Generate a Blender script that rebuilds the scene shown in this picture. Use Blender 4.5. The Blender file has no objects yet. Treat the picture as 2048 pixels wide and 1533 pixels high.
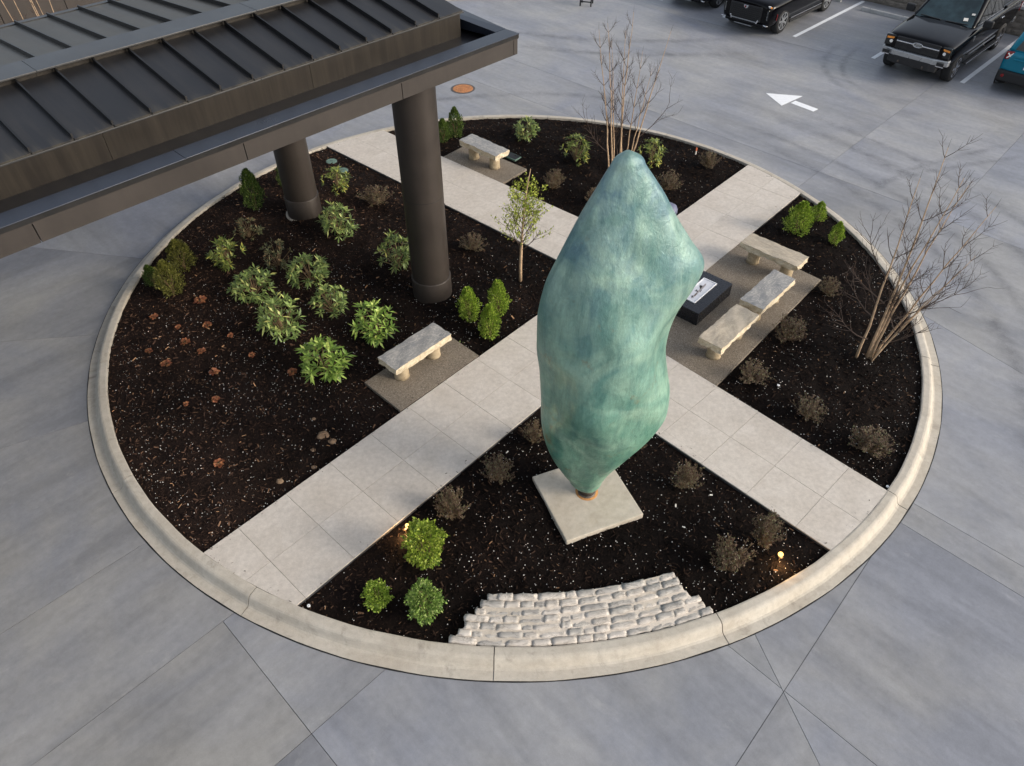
import bpy, bmesh, math, random
import numpy as np
from mathutils import Vector, Matrix
R = math.radians
SC = bpy.context.scene
COL = SC.collection
random.seed(7)
rng = np.random.default_rng(7)

# ------------------------------------------------------------------ camera
CAM_LOC = Vector((-.046, -11.376, 8.6))
cam = bpy.data.objects.new('camera', bpy.data.cameras.new('camera'))
cam.data.sensor_width = 36
cam.data.lens = 36 * 1420 / 2048
cam.data.clip_end = 2000
cam.location = CAM_LOC
cam.rotation_euler = (R(90 - 44.7), 0, 0)
COL.objects.link(cam)
SC.camera = cam

# ------------------------------------------------------------------ sky, sun, exposure
SUN = Vector((.86, -.30, .42)).normalized()
world = bpy.data.worlds.new('World'); SC.world = world
world.use_nodes = True
wn = world.node_tree.nodes; wl = world.node_tree.links
wn.clear()
sky = wn.new('ShaderNodeTexSky'); sky.sky_type = 'NISHITA'
sky.sun_disc = False
sky.sun_elevation = math.asin(SUN.z)
sky.sun_rotation = math.atan2(SUN.x, SUN.y)
sky.air_density = 1.0; sky.dust_density = 3.0; sky.ozone_density = 1.0
bg = wn.new('ShaderNodeBackground'); bg.inputs['Strength'].default_value = .15
wo = wn.new('ShaderNodeOutputWorld')
hsv = wn.new('ShaderNodeHueSaturation'); hsv.inputs['Saturation'].default_value = .5
wl.new(sky.outputs[0], hsv.inputs['Color']); wl.new(hsv.outputs[0], bg.inputs[0]); wl.new(bg.outputs[0], wo.inputs[0])
sl = bpy.data.lights.new('sun', 'SUN'); sl.energy = 1.0; sl.angle = R(16); sl.color = (1, .86, .68)
so = bpy.data.objects.new('sun', sl); COL.objects.link(so)
so.location = (30, -10, 20)
so.rotation_euler = (-SUN).to_track_quat('-Z', 'Y').to_euler()
SC.view_settings.view_transform = 'Standard'
SC.view_settings.look = 'None'
SC.view_settings.gamma = 1
SC.view_settings.use_curve_mapping = False
SC.view_settings.exposure = 0.8

# ------------------------------------------------------------------ materials
def srgb(r, g, b):
    f = lambda c: (c / 255 / 12.92) if c / 255 <= .04045 else ((c / 255 + .055) / 1.055) ** 2.4
    return (f(r), f(g), f(b))
class G:
    """small node-graph helper"""
    def __init__(s, name):
        s.m = bpy.data.materials.new(name); s.m.use_nodes = True
        s.t = s.m.node_tree; s.n = s.t.nodes; s.l = s.t.links
        s.b = s.n['Principled BSDF']; s.out = s.n['Material Output']
    def new(s, k, **kw):
        n = s.n.new(k)
        for a, v in kw.items(): setattr(n, a, v)
        return n
    def set(s, sock, v):
        if isinstance(v, bpy.types.NodeSocket): s.l.new(v, sock)
        elif isinstance(v, (tuple, list)) and len(v) == 3 and sock.type == 'RGBA': sock.default_value = (*v, 1)
        else: sock.default_value = v
    def coord(s, kind='Object', scale=(1, 1, 1), rot=(0, 0, 0), off=None):
        tc = s.new('ShaderNodeTexCoord'); mp = s.new('ShaderNodeMapping')
        mp.inputs['Scale'].default_value = scale; mp.inputs['Rotation'].default_value = rot
        s.l.new(tc.outputs[kind], mp.inputs[0])
        if off is not None: s.l.new(off, mp.inputs['Location'])
        return mp.outputs[0]
    def noise(s, vec, scale, detail=4, rough=.55, dist=0):
        n = s.new('ShaderNodeTexNoise'); s.l.new(vec, n.inputs['Vector'])
        n.inputs['Scale'].default_value = scale; n.inputs['Detail'].default_value = detail
        n.inputs['Roughness'].default_value = rough; n.inputs['Distortion'].default_value = dist
        return n.outputs['Fac']
    def ramp(s, fac, pts):
        r = s.new('ShaderNodeValToRGB'); s.l.new(fac, r.inputs[0])
        e = r.color_ramp.elements
        while len(e) < len(pts): e.new(.5)
        for x, (p, c) in zip(e, pts):
            x.position = p; x.color = (*c, 1) if isinstance(c, (tuple, list)) else (c, c, c, 1)
        return r.outputs[0]
    def mix(s, fac, a, b, mode='MIX'):
        n = s.new('ShaderNodeMix', data_type='RGBA', blend_type=mode)
        s.set(n.inputs[0], fac); s.set(n.inputs[6], a); s.set(n.inputs[7], b)
        return n.outputs[2]
    def math(s, op, a, b=0.):
        n = s.new('ShaderNodeMath', operation=op); s.set(n.inputs[0], a); s.set(n.inputs[1], b)
        return n.outputs[0]
    def bump(s, h, strength=.3, dist=.01, prev=None):
        n = s.new('ShaderNodeBump'); s.l.new(h, n.inputs['Height'])
        n.inputs['Strength'].default_value = strength; n.inputs['Distance'].default_value = dist
        if prev is not None: s.l.new(prev, n.inputs['Normal'])
        return n.outputs[0]
    def fin(s, col=None, rough=None, metal=None, normal=None, spec=None, coat=None):
        if col is not None: s.set(s.b.inputs['Base Color'], col)
        if rough is not None: s.set(s.b.inputs['Roughness'], rough)
        if metal is not None: s.set(s.b.inputs['Metallic'], metal)
        if spec is not None: s.set(s.b.inputs['Specular IOR Level'], spec)
        if coat is not None: s.set(s.b.inputs['Coat Weight'], coat); s.set(s.b.inputs['Coat Roughness'], .05)
        if normal is not None: s.l.new(normal, s.b.inputs['Normal'])
        return s.m

def plain(name, c, rough=.5, metal=0, var=.12, scale=6, bump=0, bscale=60, spec=.5, coat=None, coord='Object'):
    g = G(name); v = g.coord(coord)
    n = g.noise(v, scale, 5)
    col = g.ramp(n, [(.3, tuple(x * (1 - var) for x in c)), (.7, tuple(min(1, x * (1 + var)) for x in c))])
    nm = g.bump(g.noise(v, bscale, 4), bump, .01) if bump else None
    r = g.ramp(n, [(.3, max(0, rough - .06)), (.7, min(1, rough + .06))])
    return g.fin(col, r, metal, nm, spec, coat)

def mat_lot(name='lot_concrete', tint=(1., 1., 1.)):
    g = G(name)
    oi = g.new('ShaderNodeObjectInfo')
    cm = g.new('ShaderNodeCombineXYZ')
    for i, k in enumerate((37., 91., 13.)):
        g.l.new(g.math('MULTIPLY', oi.outputs['Random'], k), cm.inputs[i])
    v = g.coord('Object', off=cm.outputs[0])
    vs = g.coord('Object', (.30, 1.1, 1), off=cm.outputs[0])
    vs2 = g.coord('Object', (.7, 4.5, 1), off=cm.outputs[0])
    patch = g.noise(v, .42, 6, .6, .6)
    streak = g.noise(vs, 1.0, 5, .62, .5)
    streak2 = g.noise(vs2, 1.1, 4, .6, .3)
    fine = g.noise(v, 9, 6, .7)
    spk = g.noise(v, 85, 3, .6)
    base = g.mix(g.ramp(patch, [(.36, 0.), (.66, 1.)]), srgb(130, 133, 141), srgb(146, 146, 146))
    base = g.mix(1., base, g.ramp(streak, [(.3, .75), (.5, .98), (.72, 1.14)]), 'MULTIPLY')
    base = g.mix(.6, base, g.ramp(streak2, [(.3, .86), (.7, 1.1)]), 'MULTIPLY')
    base = g.mix(.9, base, g.ramp(fine, [(.3, .88), (.7, 1.1)]), 'MULTIPLY')
    base = g.mix(.6, base, g.ramp(spk, [(.3, .9), (.7, 1.08)]), 'MULTIPLY')
    base = g.mix(1., base, g.ramp(oi.outputs['Random'], [(0., .93), (1., 1.05)]), 'MULTIPLY')
    # dried dark blotches
    bl = g.noise(g.coord('Object', (.8, 1.6, 1), off=cm.outputs[0]), .9, 7, .68)
    base = g.mix(g.ramp(bl, [(.58, 0.), (.74, .36)]), base, srgb(104, 108, 118))
    wh = g.noise(g.coord('Object', (1.2, 2.4, 1), off=cm.outputs[0]), 1.3, 8, .72, .4)
    base = g.mix(g.ramp(wh, [(.60, 0.), (.76, .4)]), base, srgb(172, 172, 172))
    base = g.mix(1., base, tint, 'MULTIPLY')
    r = g.ramp(streak, [(.3, .42), (.7, .62)])
    nm = g.bump(fine, .10, .01, g.bump(spk, .12, .003))
    return g.fin(base, r, 0, nm, .45)
def mat_pale(name, c1, c2, stain, sscale=2.2, amt=.35, fscale=14, bump=.25, rough=.75):
    g = G(name)
    oi = g.new('ShaderNodeObjectInfo'); cm = g.new('ShaderNodeCombineXYZ')
    for i, k in enumerate((17., 51., 7.)): g.l.new(g.math('MULTIPLY', oi.outputs['Random'], k), cm.inputs[i])
    v = g.coord('Object', off=cm.outputs[0])
    a = g.noise(v, 1.6, 6, .6, .4); f = g.noise(v, fscale, 6, .65); sp = g.noise(v, 130, 3, .6)
    st = g.noise(v, sscale, 8, .7, .5)
    col = g.mix(g.ramp(a, [(.32, 0.), (.68, 1.)]), c1, c2)
    col = g.mix(.8, col, g.ramp(f, [(.3, .84), (.7, 1.12)]), 'MULTIPLY')
    col = g.mix(.6, col, g.ramp(sp, [(.35, .86), (.65, 1.1)]), 'MULTIPLY')
    col = g.mix(g.ramp(st, [(.56, 0.), (.74, amt)]), col, stain)
    nm = g.bump(f, bump, .01, g.bump(sp, bump, .003))
    return g.fin(col, rough, 0, nm, .15)
def mat_aggregate():
    g = G('exposed_aggregate'); v = g.coord()
    vo = g.new('ShaderNodeTexVoronoi'); vo.inputs['Scale'].default_value = 105; g.l.new(v, vo.inputs['Vector'])
    big = g.noise(v, 2.0, 5, .6)
    hs = g.new('ShaderNodeSeparateColor'); g.l.new(vo.outputs['Color'], hs.inputs[0])
    col = g.ramp(hs.outputs[0], [(0., srgb(96, 88, 78)), (.35, srgb(120, 110, 98)), (.7, srgb(136, 125, 111)), (.94, srgb(162, 152, 136))])
    col = g.mix(.8, col, g.ramp(big, [(.3, .8), (.7, 1.12)]), 'MULTIPLY')
    col = g.mix(g.ramp(vo.outputs['Distance'], [(.35, 0.), (.6, .45)]), col, srgb(88, 80, 70))
    return g.fin(col, .8, 0, g.bump(vo.outputs['Distance'], -.5, .006), .3)
def mat_mulch(name, cols, island=False, speck=True):
    g = G(name); v = g.coord()
    if island:
        ge = g.new('ShaderNodeNewGeometry'); f = ge.outputs['Random Per Island']
    else:
        f = g.noise(v, 38, 6, .75)
    col = g.ramp(f, cols)
    big = g.noise(v, .55, 5, .6)
    col = g.mix(.9, col, g.ramp(big, [(.34, .7), (.66, 1.35)]), 'MULTIPLY')
    # the left bed is older, faded browner bark
    sx = g.new('ShaderNodeSeparateXYZ'); g.l.new(v, sx.inputs[0])
    fade = g.math('ADD', g.math('MULTIPLY', sx.outputs[0], -.14), g.math('MULTIPLY', g.math('SUBTRACT', big, .5), 1.6))
    col = g.mix(1., col, g.ramp(fade, [(.05, (.85, .80, .78)), (.75, (2.3, 2.1, 1.98))]), 'MULTIPLY')
    nm = g.bump(g.noise(v, 55, 5, .8), .9, .02) if not island else None
    return g.fin(col, .85, 0, nm, .08)
def mat_leaf(name, cols, trans=.25, rough=.5, objvar=.12):
    g = G(name)
    ge = g.new('ShaderNodeNewGeometry'); oi = g.new('ShaderNodeObjectInfo')
    col = g.ramp(ge.outputs['Random Per Island'], cols)
    col = g.mix(1., col, g.ramp(oi.outputs['Random'], [(0., 1 - objvar), (1., 1 + objvar)]), 'MULTIPLY')
    g.fin(col, rough, 0, None, .35)
    tr = g.new('ShaderNodeBsdfTranslucent'); g.l.new(col, tr.inputs[0])
    mx = g.new('ShaderNodeMixShader'); mx.inputs[0].default_value = trans
    g.l.new(g.b.outputs[0], mx.inputs[1]); g.l.new(tr.outputs[0], mx.inputs[2]); g.l.new(mx.outputs[0], g.out.inputs[0])
    return g.m
def mat_patina():
    g = G('patinated_bronze'); v = g.coord('Object')
    sep = g.new('ShaderNodeSeparateXYZ'); g.l.new(v, sep.inputs[0])
    n1 = g.noise(v, 1.5, 7, .62, .8); n2 = g.noise(v, 4.5, 7, .65, .5); n3 = g.noise(g.coord('Object', (3.4, 3.4, .8)), 1.5, 7, .7, .6)
    fine = g.noise(v, 26, 6, .7)
    hz = g.math('ADD', g.math('MULTIPLY', sep.outputs[2], .19), g.math('MULTIPLY', g.math('SUBTRACT', n1, .5), .55))
    col = g.ramp(hz, [(.05, srgb(86, 138, 116)), (.34, srgb(96, 142, 124)), (.6, srgb(102, 142, 132)), (.82, srgb(94, 126, 128)), (1., srgb(72, 102, 118))])
    soft = g.noise(v, 1.1, 4, .5, 1.5)
    col = g.mix(g.ramp(soft, [(.42, 0.), (.72, .7)]), col, srgb(168, 194, 170))
    col = g.mix(g.ramp(n3, [(.5, 0.), (.74, .5)]), col, srgb(146, 178, 158))
    col = g.mix(g.ramp(n1, [(.30, .7), (.52, 0.)]), col, srgb(48, 92, 92))
    col = g.mix(g.ramp(n3, [(.28, .6), (.5, 0.)]), col, srgb(54, 98, 98))
    col = g.mix(.55, col, g.ramp(fine, [(.3, .82), (.7, 1.15)]), 'MULTIPLY')
    wear = g.noise(v, 2.2, 6, .7)
    wm = g.ramp(wear, [(.60, 0.), (.72, 1.)])
    col = g.mix(g.math('MULTIPLY', wm, .5), col, srgb(150, 106, 62))
    tool = g.noise(g.coord('Object', (16, 16, 2.2), rot=(.25, .2, 0)), 1.6, 5, .7)
    col = g.mix(.45, col, g.ramp(tool, [(.32, .74), (.68, 1.18)]), 'MULTIPLY')
    nm = g.bump(n2, .45, .03, g.bump(fine, .35, .008, g.bump(tool, .35, .012)))
    return g.fin(col, g.ramp(n2, [(.3, .28), (.7, .5)]), g.math('ADD', g.math('MULTIPLY', wm, .5), .18), nm, .5)
def mat_roof(name, c, dusty=.35, rough=.38, metal=.55, silt=0):
    g = G(name)
    oi = g.new('ShaderNodeObjectInfo'); cm = g.new('ShaderNodeCombineXYZ')
    for i, k in enumerate((11., 23., 5.)): g.l.new(g.math('MULTIPLY', oi.outputs['Random'], k), cm.inputs[i])
    v = g.coord('Object', off=cm.outputs[0]); vs = g.coord('Object', (7, .6, .5), off=cm.outputs[0])
    n = g.noise(v, 1.4, 6, .65); s = g.noise(vs, 1.2, 5, .65); f = g.noise(v, 40, 5, .7)
    col = g.mix(1., c, g.ramp(n, [(.3, .8), (.7, 1.25)]), 'MULTIPLY')
    d = g.math('MULTIPLY', g.ramp(s, [(.42, 0.), (.8, 1.)]), dusty)
    col = g.mix(d, col, srgb(122, 112, 96))
    col = g.mix(g.ramp(f, [(.70, 0.), (.78, .4)]), col, srgb(150, 142, 128))
    if silt:                                            # dried silt washed down to the low end of a pan
        sy = g.new('ShaderNodeSeparateXYZ'); g.l.new(g.coord('Object'), sy.inputs[0])
        e_ = g.math('ADD', g.math('MULTIPLY', sy.outputs[1], silt), g.math('MULTIPLY', g.math('SUBTRACT', s, .5), .9))
        col = g.mix(g.ramp(e_, [(.60, 0.), (1., .28)]), col, srgb(120, 112, 92))
    r = g.math('ADD', g.math('MULTIPLY', n, .22), rough - .1)
    return g.fin(col, r, metal, g.bump(n, .1, .01), .5)
def mat_emit(name, c, st):
    g = G(name)
    g.fin(c, .4); g.set(g.b.inputs['Emission Color'], c); g.b.inputs['Emission Strength'].default_value = st
    return g.m
def mat_glass(name, c):
    g = G(name); v = g.coord()
    col = g.ramp(g.noise(v, 2.5, 4), [(.35, tuple(x * .6 for x in c)), (.65, tuple(x * 1.4 for x in c))])
    return g.fin(col, .06, 0, None, .6)
def mat_paint(name, c, metal=.3, rough=.3, spec=.42):
    g = G(name); v = g.coord()
    fl = g.noise(v, 400, 2); dirt = g.noise(v, 3, 6, .65)
    col = g.mix(1., c, g.ramp(fl, [(.3, .85), (.7, 1.15)]), 'MULTIPLY')
    col = g.mix(g.ramp(dirt, [(.5, 0.), (.8, .03)]), col, srgb(130, 124, 112))
    return g.fin(col, rough, metal, None, spec)
def mat_mark():
    g = G('tyre_rubber_mark'); v = g.coord()
    f = g.noise(v, 2.5, 6, .7); f2 = g.noise(v, 40, 4, .7)
    al = g.math('MULTIPLY', g.ramp(f, [(.34, 0.), (.72, .42)]), g.ramp(f2, [(.2, .4), (.7, 1.)]))
    fa = g.new('ShaderNodeAttribute'); fa.attribute_name = 'fade'
    g.fin(srgb(78, 80, 88), .7); g.set(g.b.inputs['Alpha'], g.math('MULTIPLY', al, fa.outputs['Fac']))
    return g.m

M = {}
M['lot'] = mat_lot()
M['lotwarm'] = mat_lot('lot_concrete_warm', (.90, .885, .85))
M['joint'] = plain('joint_filler', srgb(64, 64, 66), .9)
M['path'] = mat_pale('path_concrete', srgb(186, 178, 168), srgb(198, 191, 182), srgb(150, 140, 126), 2.4, .35)
M['kerb'] = mat_pale('kerb_concrete', srgb(172, 164, 151), srgb(184, 178, 167), srgb(118, 112, 104), 3.2, .65, 10)
M['plinthcon'] = mat_pale('base_concrete', srgb(172, 162, 146), srgb(192, 184, 170), srgb(150, 128, 98), 2.0, .5, 9)
M['agg'] = mat_aggregate()
M['mulch'] = mat_mulch('mulch', [(.3, srgb(8, 6, 5)), (.55, srgb(20, 15, 13)), (.72, srgb(34, 26, 22)), (.85, srgb(54, 43, 36))])
M['chips'] = mat_mulch('mulch_chip', [(0., srgb(8, 6, 5)), (.5, srgb(28, 21, 18)), (.82, srgb(50, 39, 33)), (.975, srgb(74, 59, 48)), (1., srgb(130, 106, 82))], True)
M['pellet'] = plain('white_pellet', srgb(236, 235, 230), .6)
M['bluestone'] = None
def mat_stone(name, c1, c2, vein, rough=.6):
    g = G(name)
    oi = g.new('ShaderNodeObjectInfo'); cm = g.new('ShaderNodeCombineXYZ')
    for i, k in enumerate((31., 17., 9.)): g.l.new(g.math('MULTIPLY', oi.outputs['Random'], k), cm.inputs[i])
    v = g.coord('Object', off=cm.outputs[0])
    a = g.noise(g.coord('Object', (1, 2.2, 2), off=cm.outputs[0]), 2.2, 6, .6, 1.2); f = g.noise(v, 22, 6, .7); w = g.noise(g.coord('Object', (1.1, 2.6, 2), rot=(0, 0, .6), off=cm.outputs[0]), 2.4, 7, .62, 1.8)
    col = g.mix(g.ramp(a, [(.35, 0.), (.65, 1.)]), c1, c2)
    col = g.mix(g.ramp(w, [(.48, 0.), (.505, .65), (.53, 0.)]), col, vein)
    col = g.mix(.7, col, g.ramp(f, [(.3, .84), (.7, 1.12)]), 'MULTIPLY')
    return g.fin(col, rough, 0, g.bump(f, .4, .01, g.bump(a, .5, .02)), .35)
M['bluestone'] = mat_stone('grey_flagstone', srgb(128, 129, 130), srgb(150, 148, 144), srgb(196, 190, 180))
M['tanstone'] = mat_stone('tan_flagstone', srgb(150, 141, 126), srgb(176, 165, 148), srgb(198, 184, 160))
M['split'] = mat_stone('split_stone_edge', srgb(184, 170, 144), srgb(206, 194, 170), srgb(150, 128, 98), .8)
M['leg'] = mat_stone('turned_stone_leg', srgb(158, 142, 116), srgb(182, 166, 138), srgb(128, 110, 84), .8)
M['cobble'] = mat_stone('whitewashed_cobble', srgb(176, 169, 160), srgb(200, 193, 184), srgb(118, 111, 101), .85)
M['cobble2'] = mat_stone('grey_washed_cobble', srgb(146, 143, 139), srgb(182, 177, 169), srgb(98, 94, 88), .85)
M['mortar'] = mat_pale('white_mortar', srgb(180, 171, 158), srgb(200, 191, 180), srgb(132, 116, 96), 4, .6, 20, .5)
M['patina'] = mat_patina()
M['post'] = plain('weathered_steel', srgb(92, 84, 78), .5, .5, .25, 8)
M['rust'] = plain('rust_stain', srgb(176, 128, 78), .9, 0, .25, 20)
M['panel'] = mat_roof('bronze_fascia_metal', srgb(50, 45, 42), .03, .5, .2)
M['coping'] = mat_roof('dark_coping_metal', srgb(40, 45, 56), .04, .30, .5)
M['gutter'] = mat_roof('gutter_membrane', srgb(12, 13, 18), .04, .32, .0)
M['eave'] = mat_roof('brown_eave_metal', srgb(25, 20, 15), .10, .45, .3)
M['roofback'] = mat_roof('rear_seam_metal_horizon_tint', srgb(64, 61, 54), .12, .44, .35, .6)  # warm horizon reflection on the rear slope put into the base colour
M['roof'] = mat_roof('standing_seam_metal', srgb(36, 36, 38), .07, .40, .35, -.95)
M['seam'] = mat_roof('seam_metal', srgb(34, 34, 35), .05, .4, .5)
M['ridge'] = mat_roof('ridge_metal', srgb(54, 55, 57), .08, .38, .4)
M['column'] = mat_roof('bronze_column_metal', srgb(54, 48, 44), .03, .45, .3)
M['brownwall'] = mat_roof('brown_wall_panel', srgb(44, 38, 35), .06, .7, .0)
M['black'] = plain('black_granite', srgb(30, 31, 36), .28, 0, .2, 30, spec=.5)
M['plaquew'] = plain('white_plaque_frame', srgb(225, 226, 228), .35)
M['plaque'] = plain('plaque_face', srgb(200, 202, 208), .4, 0, .08, 8)
M['ink'] = plain('dark_ink', srgb(60, 58, 58), .5)
M['ink2'] = plain('brown_ink', srgb(120, 104, 92), .5)
M['white'] = plain('road_paint', srgb(226, 228, 230), .6, 0, .06, 12, .2, 40)
M['wstop'] = mat_pale('wheel_stop_concrete', srgb(176, 176, 174), srgb(192, 191, 188), srgb(140, 138, 134))
M['block'] = mat_pale('split_face_block', srgb(120, 113, 104), srgb(140, 132, 122), srgb(96, 90, 82), 3, .5, 18, .9)
M['cap'] = mat_pale('wall_cap', srgb(172, 172, 172), srgb(190, 189, 186), srgb(150, 148, 144))
M['blackmetal'] = plain('black_metal', srgb(24, 24, 26), .45, .4)
M['manhole'] = plain('rusty_iron', srgb(170, 116, 74), .8, .1, .3, 14, .6, 60)
M['greenlid'] = plain('green_plastic', srgb(92, 116, 104), .6, 0, .15, 10)
M['lampmetal'] = plain('lamp_bronze', srgb(70, 58, 46), .45, .6)
M['glow'] = mat_emit('lamp_glow', (1., .52, .13), 2.0)
M['bark'] = plain('tan_bark', srgb(172, 146, 118), .8, 0, .25, 14, .5, 60)
M['twig'] = plain('dark_twig', srgb(70, 56, 48), .8, 0, .25, 14)
M['stem'] = plain('shrub_stem', srgb(112, 92, 66), .8, 0, .25, 14)
M['lf_bright'] = mat_leaf('leaf_bright', [(0., srgb(66, 86, 24)), (.4, srgb(114, 144, 44)), (.8, srgb(156, 180, 66)), (1., srgb(194, 206, 104))])
M['lf_lime'] = mat_leaf('leaf_lime', [(0., srgb(72, 96, 28)), (.4, srgb(118, 142, 44)), (.8, srgb(158, 176, 66)), (1., srgb(198, 204, 104))])
M['lf_box'] = mat_leaf('leaf_boxwood', [(0., srgb(66, 92, 38)), (.4, srgb(104, 134, 56)), (.8, srgb(140, 164, 84)), (1., srgb(178, 190, 124))])
M['lf_dark'] = mat_leaf('leaf_evergreen', [(0., srgb(44, 62, 26)), (.5, srgb(78, 100, 42)), (.9, srgb(108, 130, 60)), (1., srgb(140, 156, 86))])
M['lf_olive'] = mat_leaf('leaf_olive', [(0., srgb(62, 64, 28)), (.5, srgb(96, 98, 44)), (.9, srgb(126, 126, 62)), (1., srgb(152, 148, 84))])
M['lf_rhodo'] = mat_leaf('leaf_rhododendron', [(0., srgb(78, 96, 54)), (.5, srgb(120, 142, 80)), (.85, srgb(154, 170, 100)), (1., srgb(196, 194, 116))], .18, .4)
M['lf_rhodob'] = mat_leaf('leaf_rhododendron_bright', [(0., srgb(84, 110, 48)), (.5, srgb(124, 152, 68)), (.85, srgb(156, 180, 90)), (1., srgb(196, 206, 116))], .18, .4)
M['lf_rhody'] = mat_leaf('leaf_rhododendron_yellow', [(0., srgb(82, 100, 46)), (.5, srgb(118, 134, 66)), (.8, srgb(158, 166, 84)), (1., srgb(204, 194, 96))], .18, .4)
M['lf_rhodod'] = mat_leaf('leaf_rhododendron_dull', [(0., srgb(74, 84, 56)), (.5, srgb(104, 108, 74)), (.8, srgb(134, 126, 88)), (1., srgb(150, 118, 84))], .18, .5)
M['lf_brown'] = mat_leaf('leaf_dormant', [(0., srgb(62, 46, 40)), (.35, srgb(98, 76, 64)), (.7, srgb(116, 100, 82)), (.9, srgb(104, 110, 76)), (1., srgb(146, 142, 110))])
M['lf_orange'] = mat_leaf('leaf_orange', [(0., srgb(120, 74, 54)), (.5, srgb(162, 102, 74)), (.85, srgb(186, 130, 90)), (1., srgb(204, 164, 110))])
M['lf_spring'] = mat_leaf('leaf_spring', [(0., srgb(108, 126, 40)), (.5, srgb(154, 168, 62)), (1., srgb(198, 202, 100))], .35)
M['rock'] = mat_stone('tan_rock', srgb(104, 84, 66), srgb(132, 110, 88), srgb(86, 72, 60), .9)
M['paintblk'] = mat_paint('black_car_paint', srgb(5, 5, 8), .0, .07, .2)
M['teal'] = mat_paint('teal_car_paint', srgb(8, 112, 136), .2, .2)
M['glass'] = mat_glass('tinted_glass', srgb(42, 58, 62))
M['glassdk'] = mat_glass('dark_glass', srgb(18, 20, 20))
M['chrome'] = plain('chrome', srgb(205, 206, 210), .18, .95, .05)
M['silver'] = plain('silver_bumper', srgb(168, 170, 172), .3, .7, .06)
M['plastic'] = plain('black_plastic', srgb(26, 26, 28), .6)
M['rubber'] = plain('tyre_rubber', srgb(28, 28, 29), .8, 0, .15, 20)
M['amber'] = plain('amber_lens', srgb(226, 142, 56), .25)
M['redlens'] = plain('red_lens', srgb(120, 14, 18), .2)
M['whitelens'] = plain('white_lens', srgb(232, 230, 226), .2)
M['mark'] = mat_mark()
M['orange'] = plain('orange_plastic', srgb(214, 112, 70), .5)
M['bluegrey'] = plain('smooth_blue_grey_stone', srgb(96, 100, 122), .45, 0, .12, 5)
M['litter'] = plain('pale_litter', srgb(214, 210, 202), .6)

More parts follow.
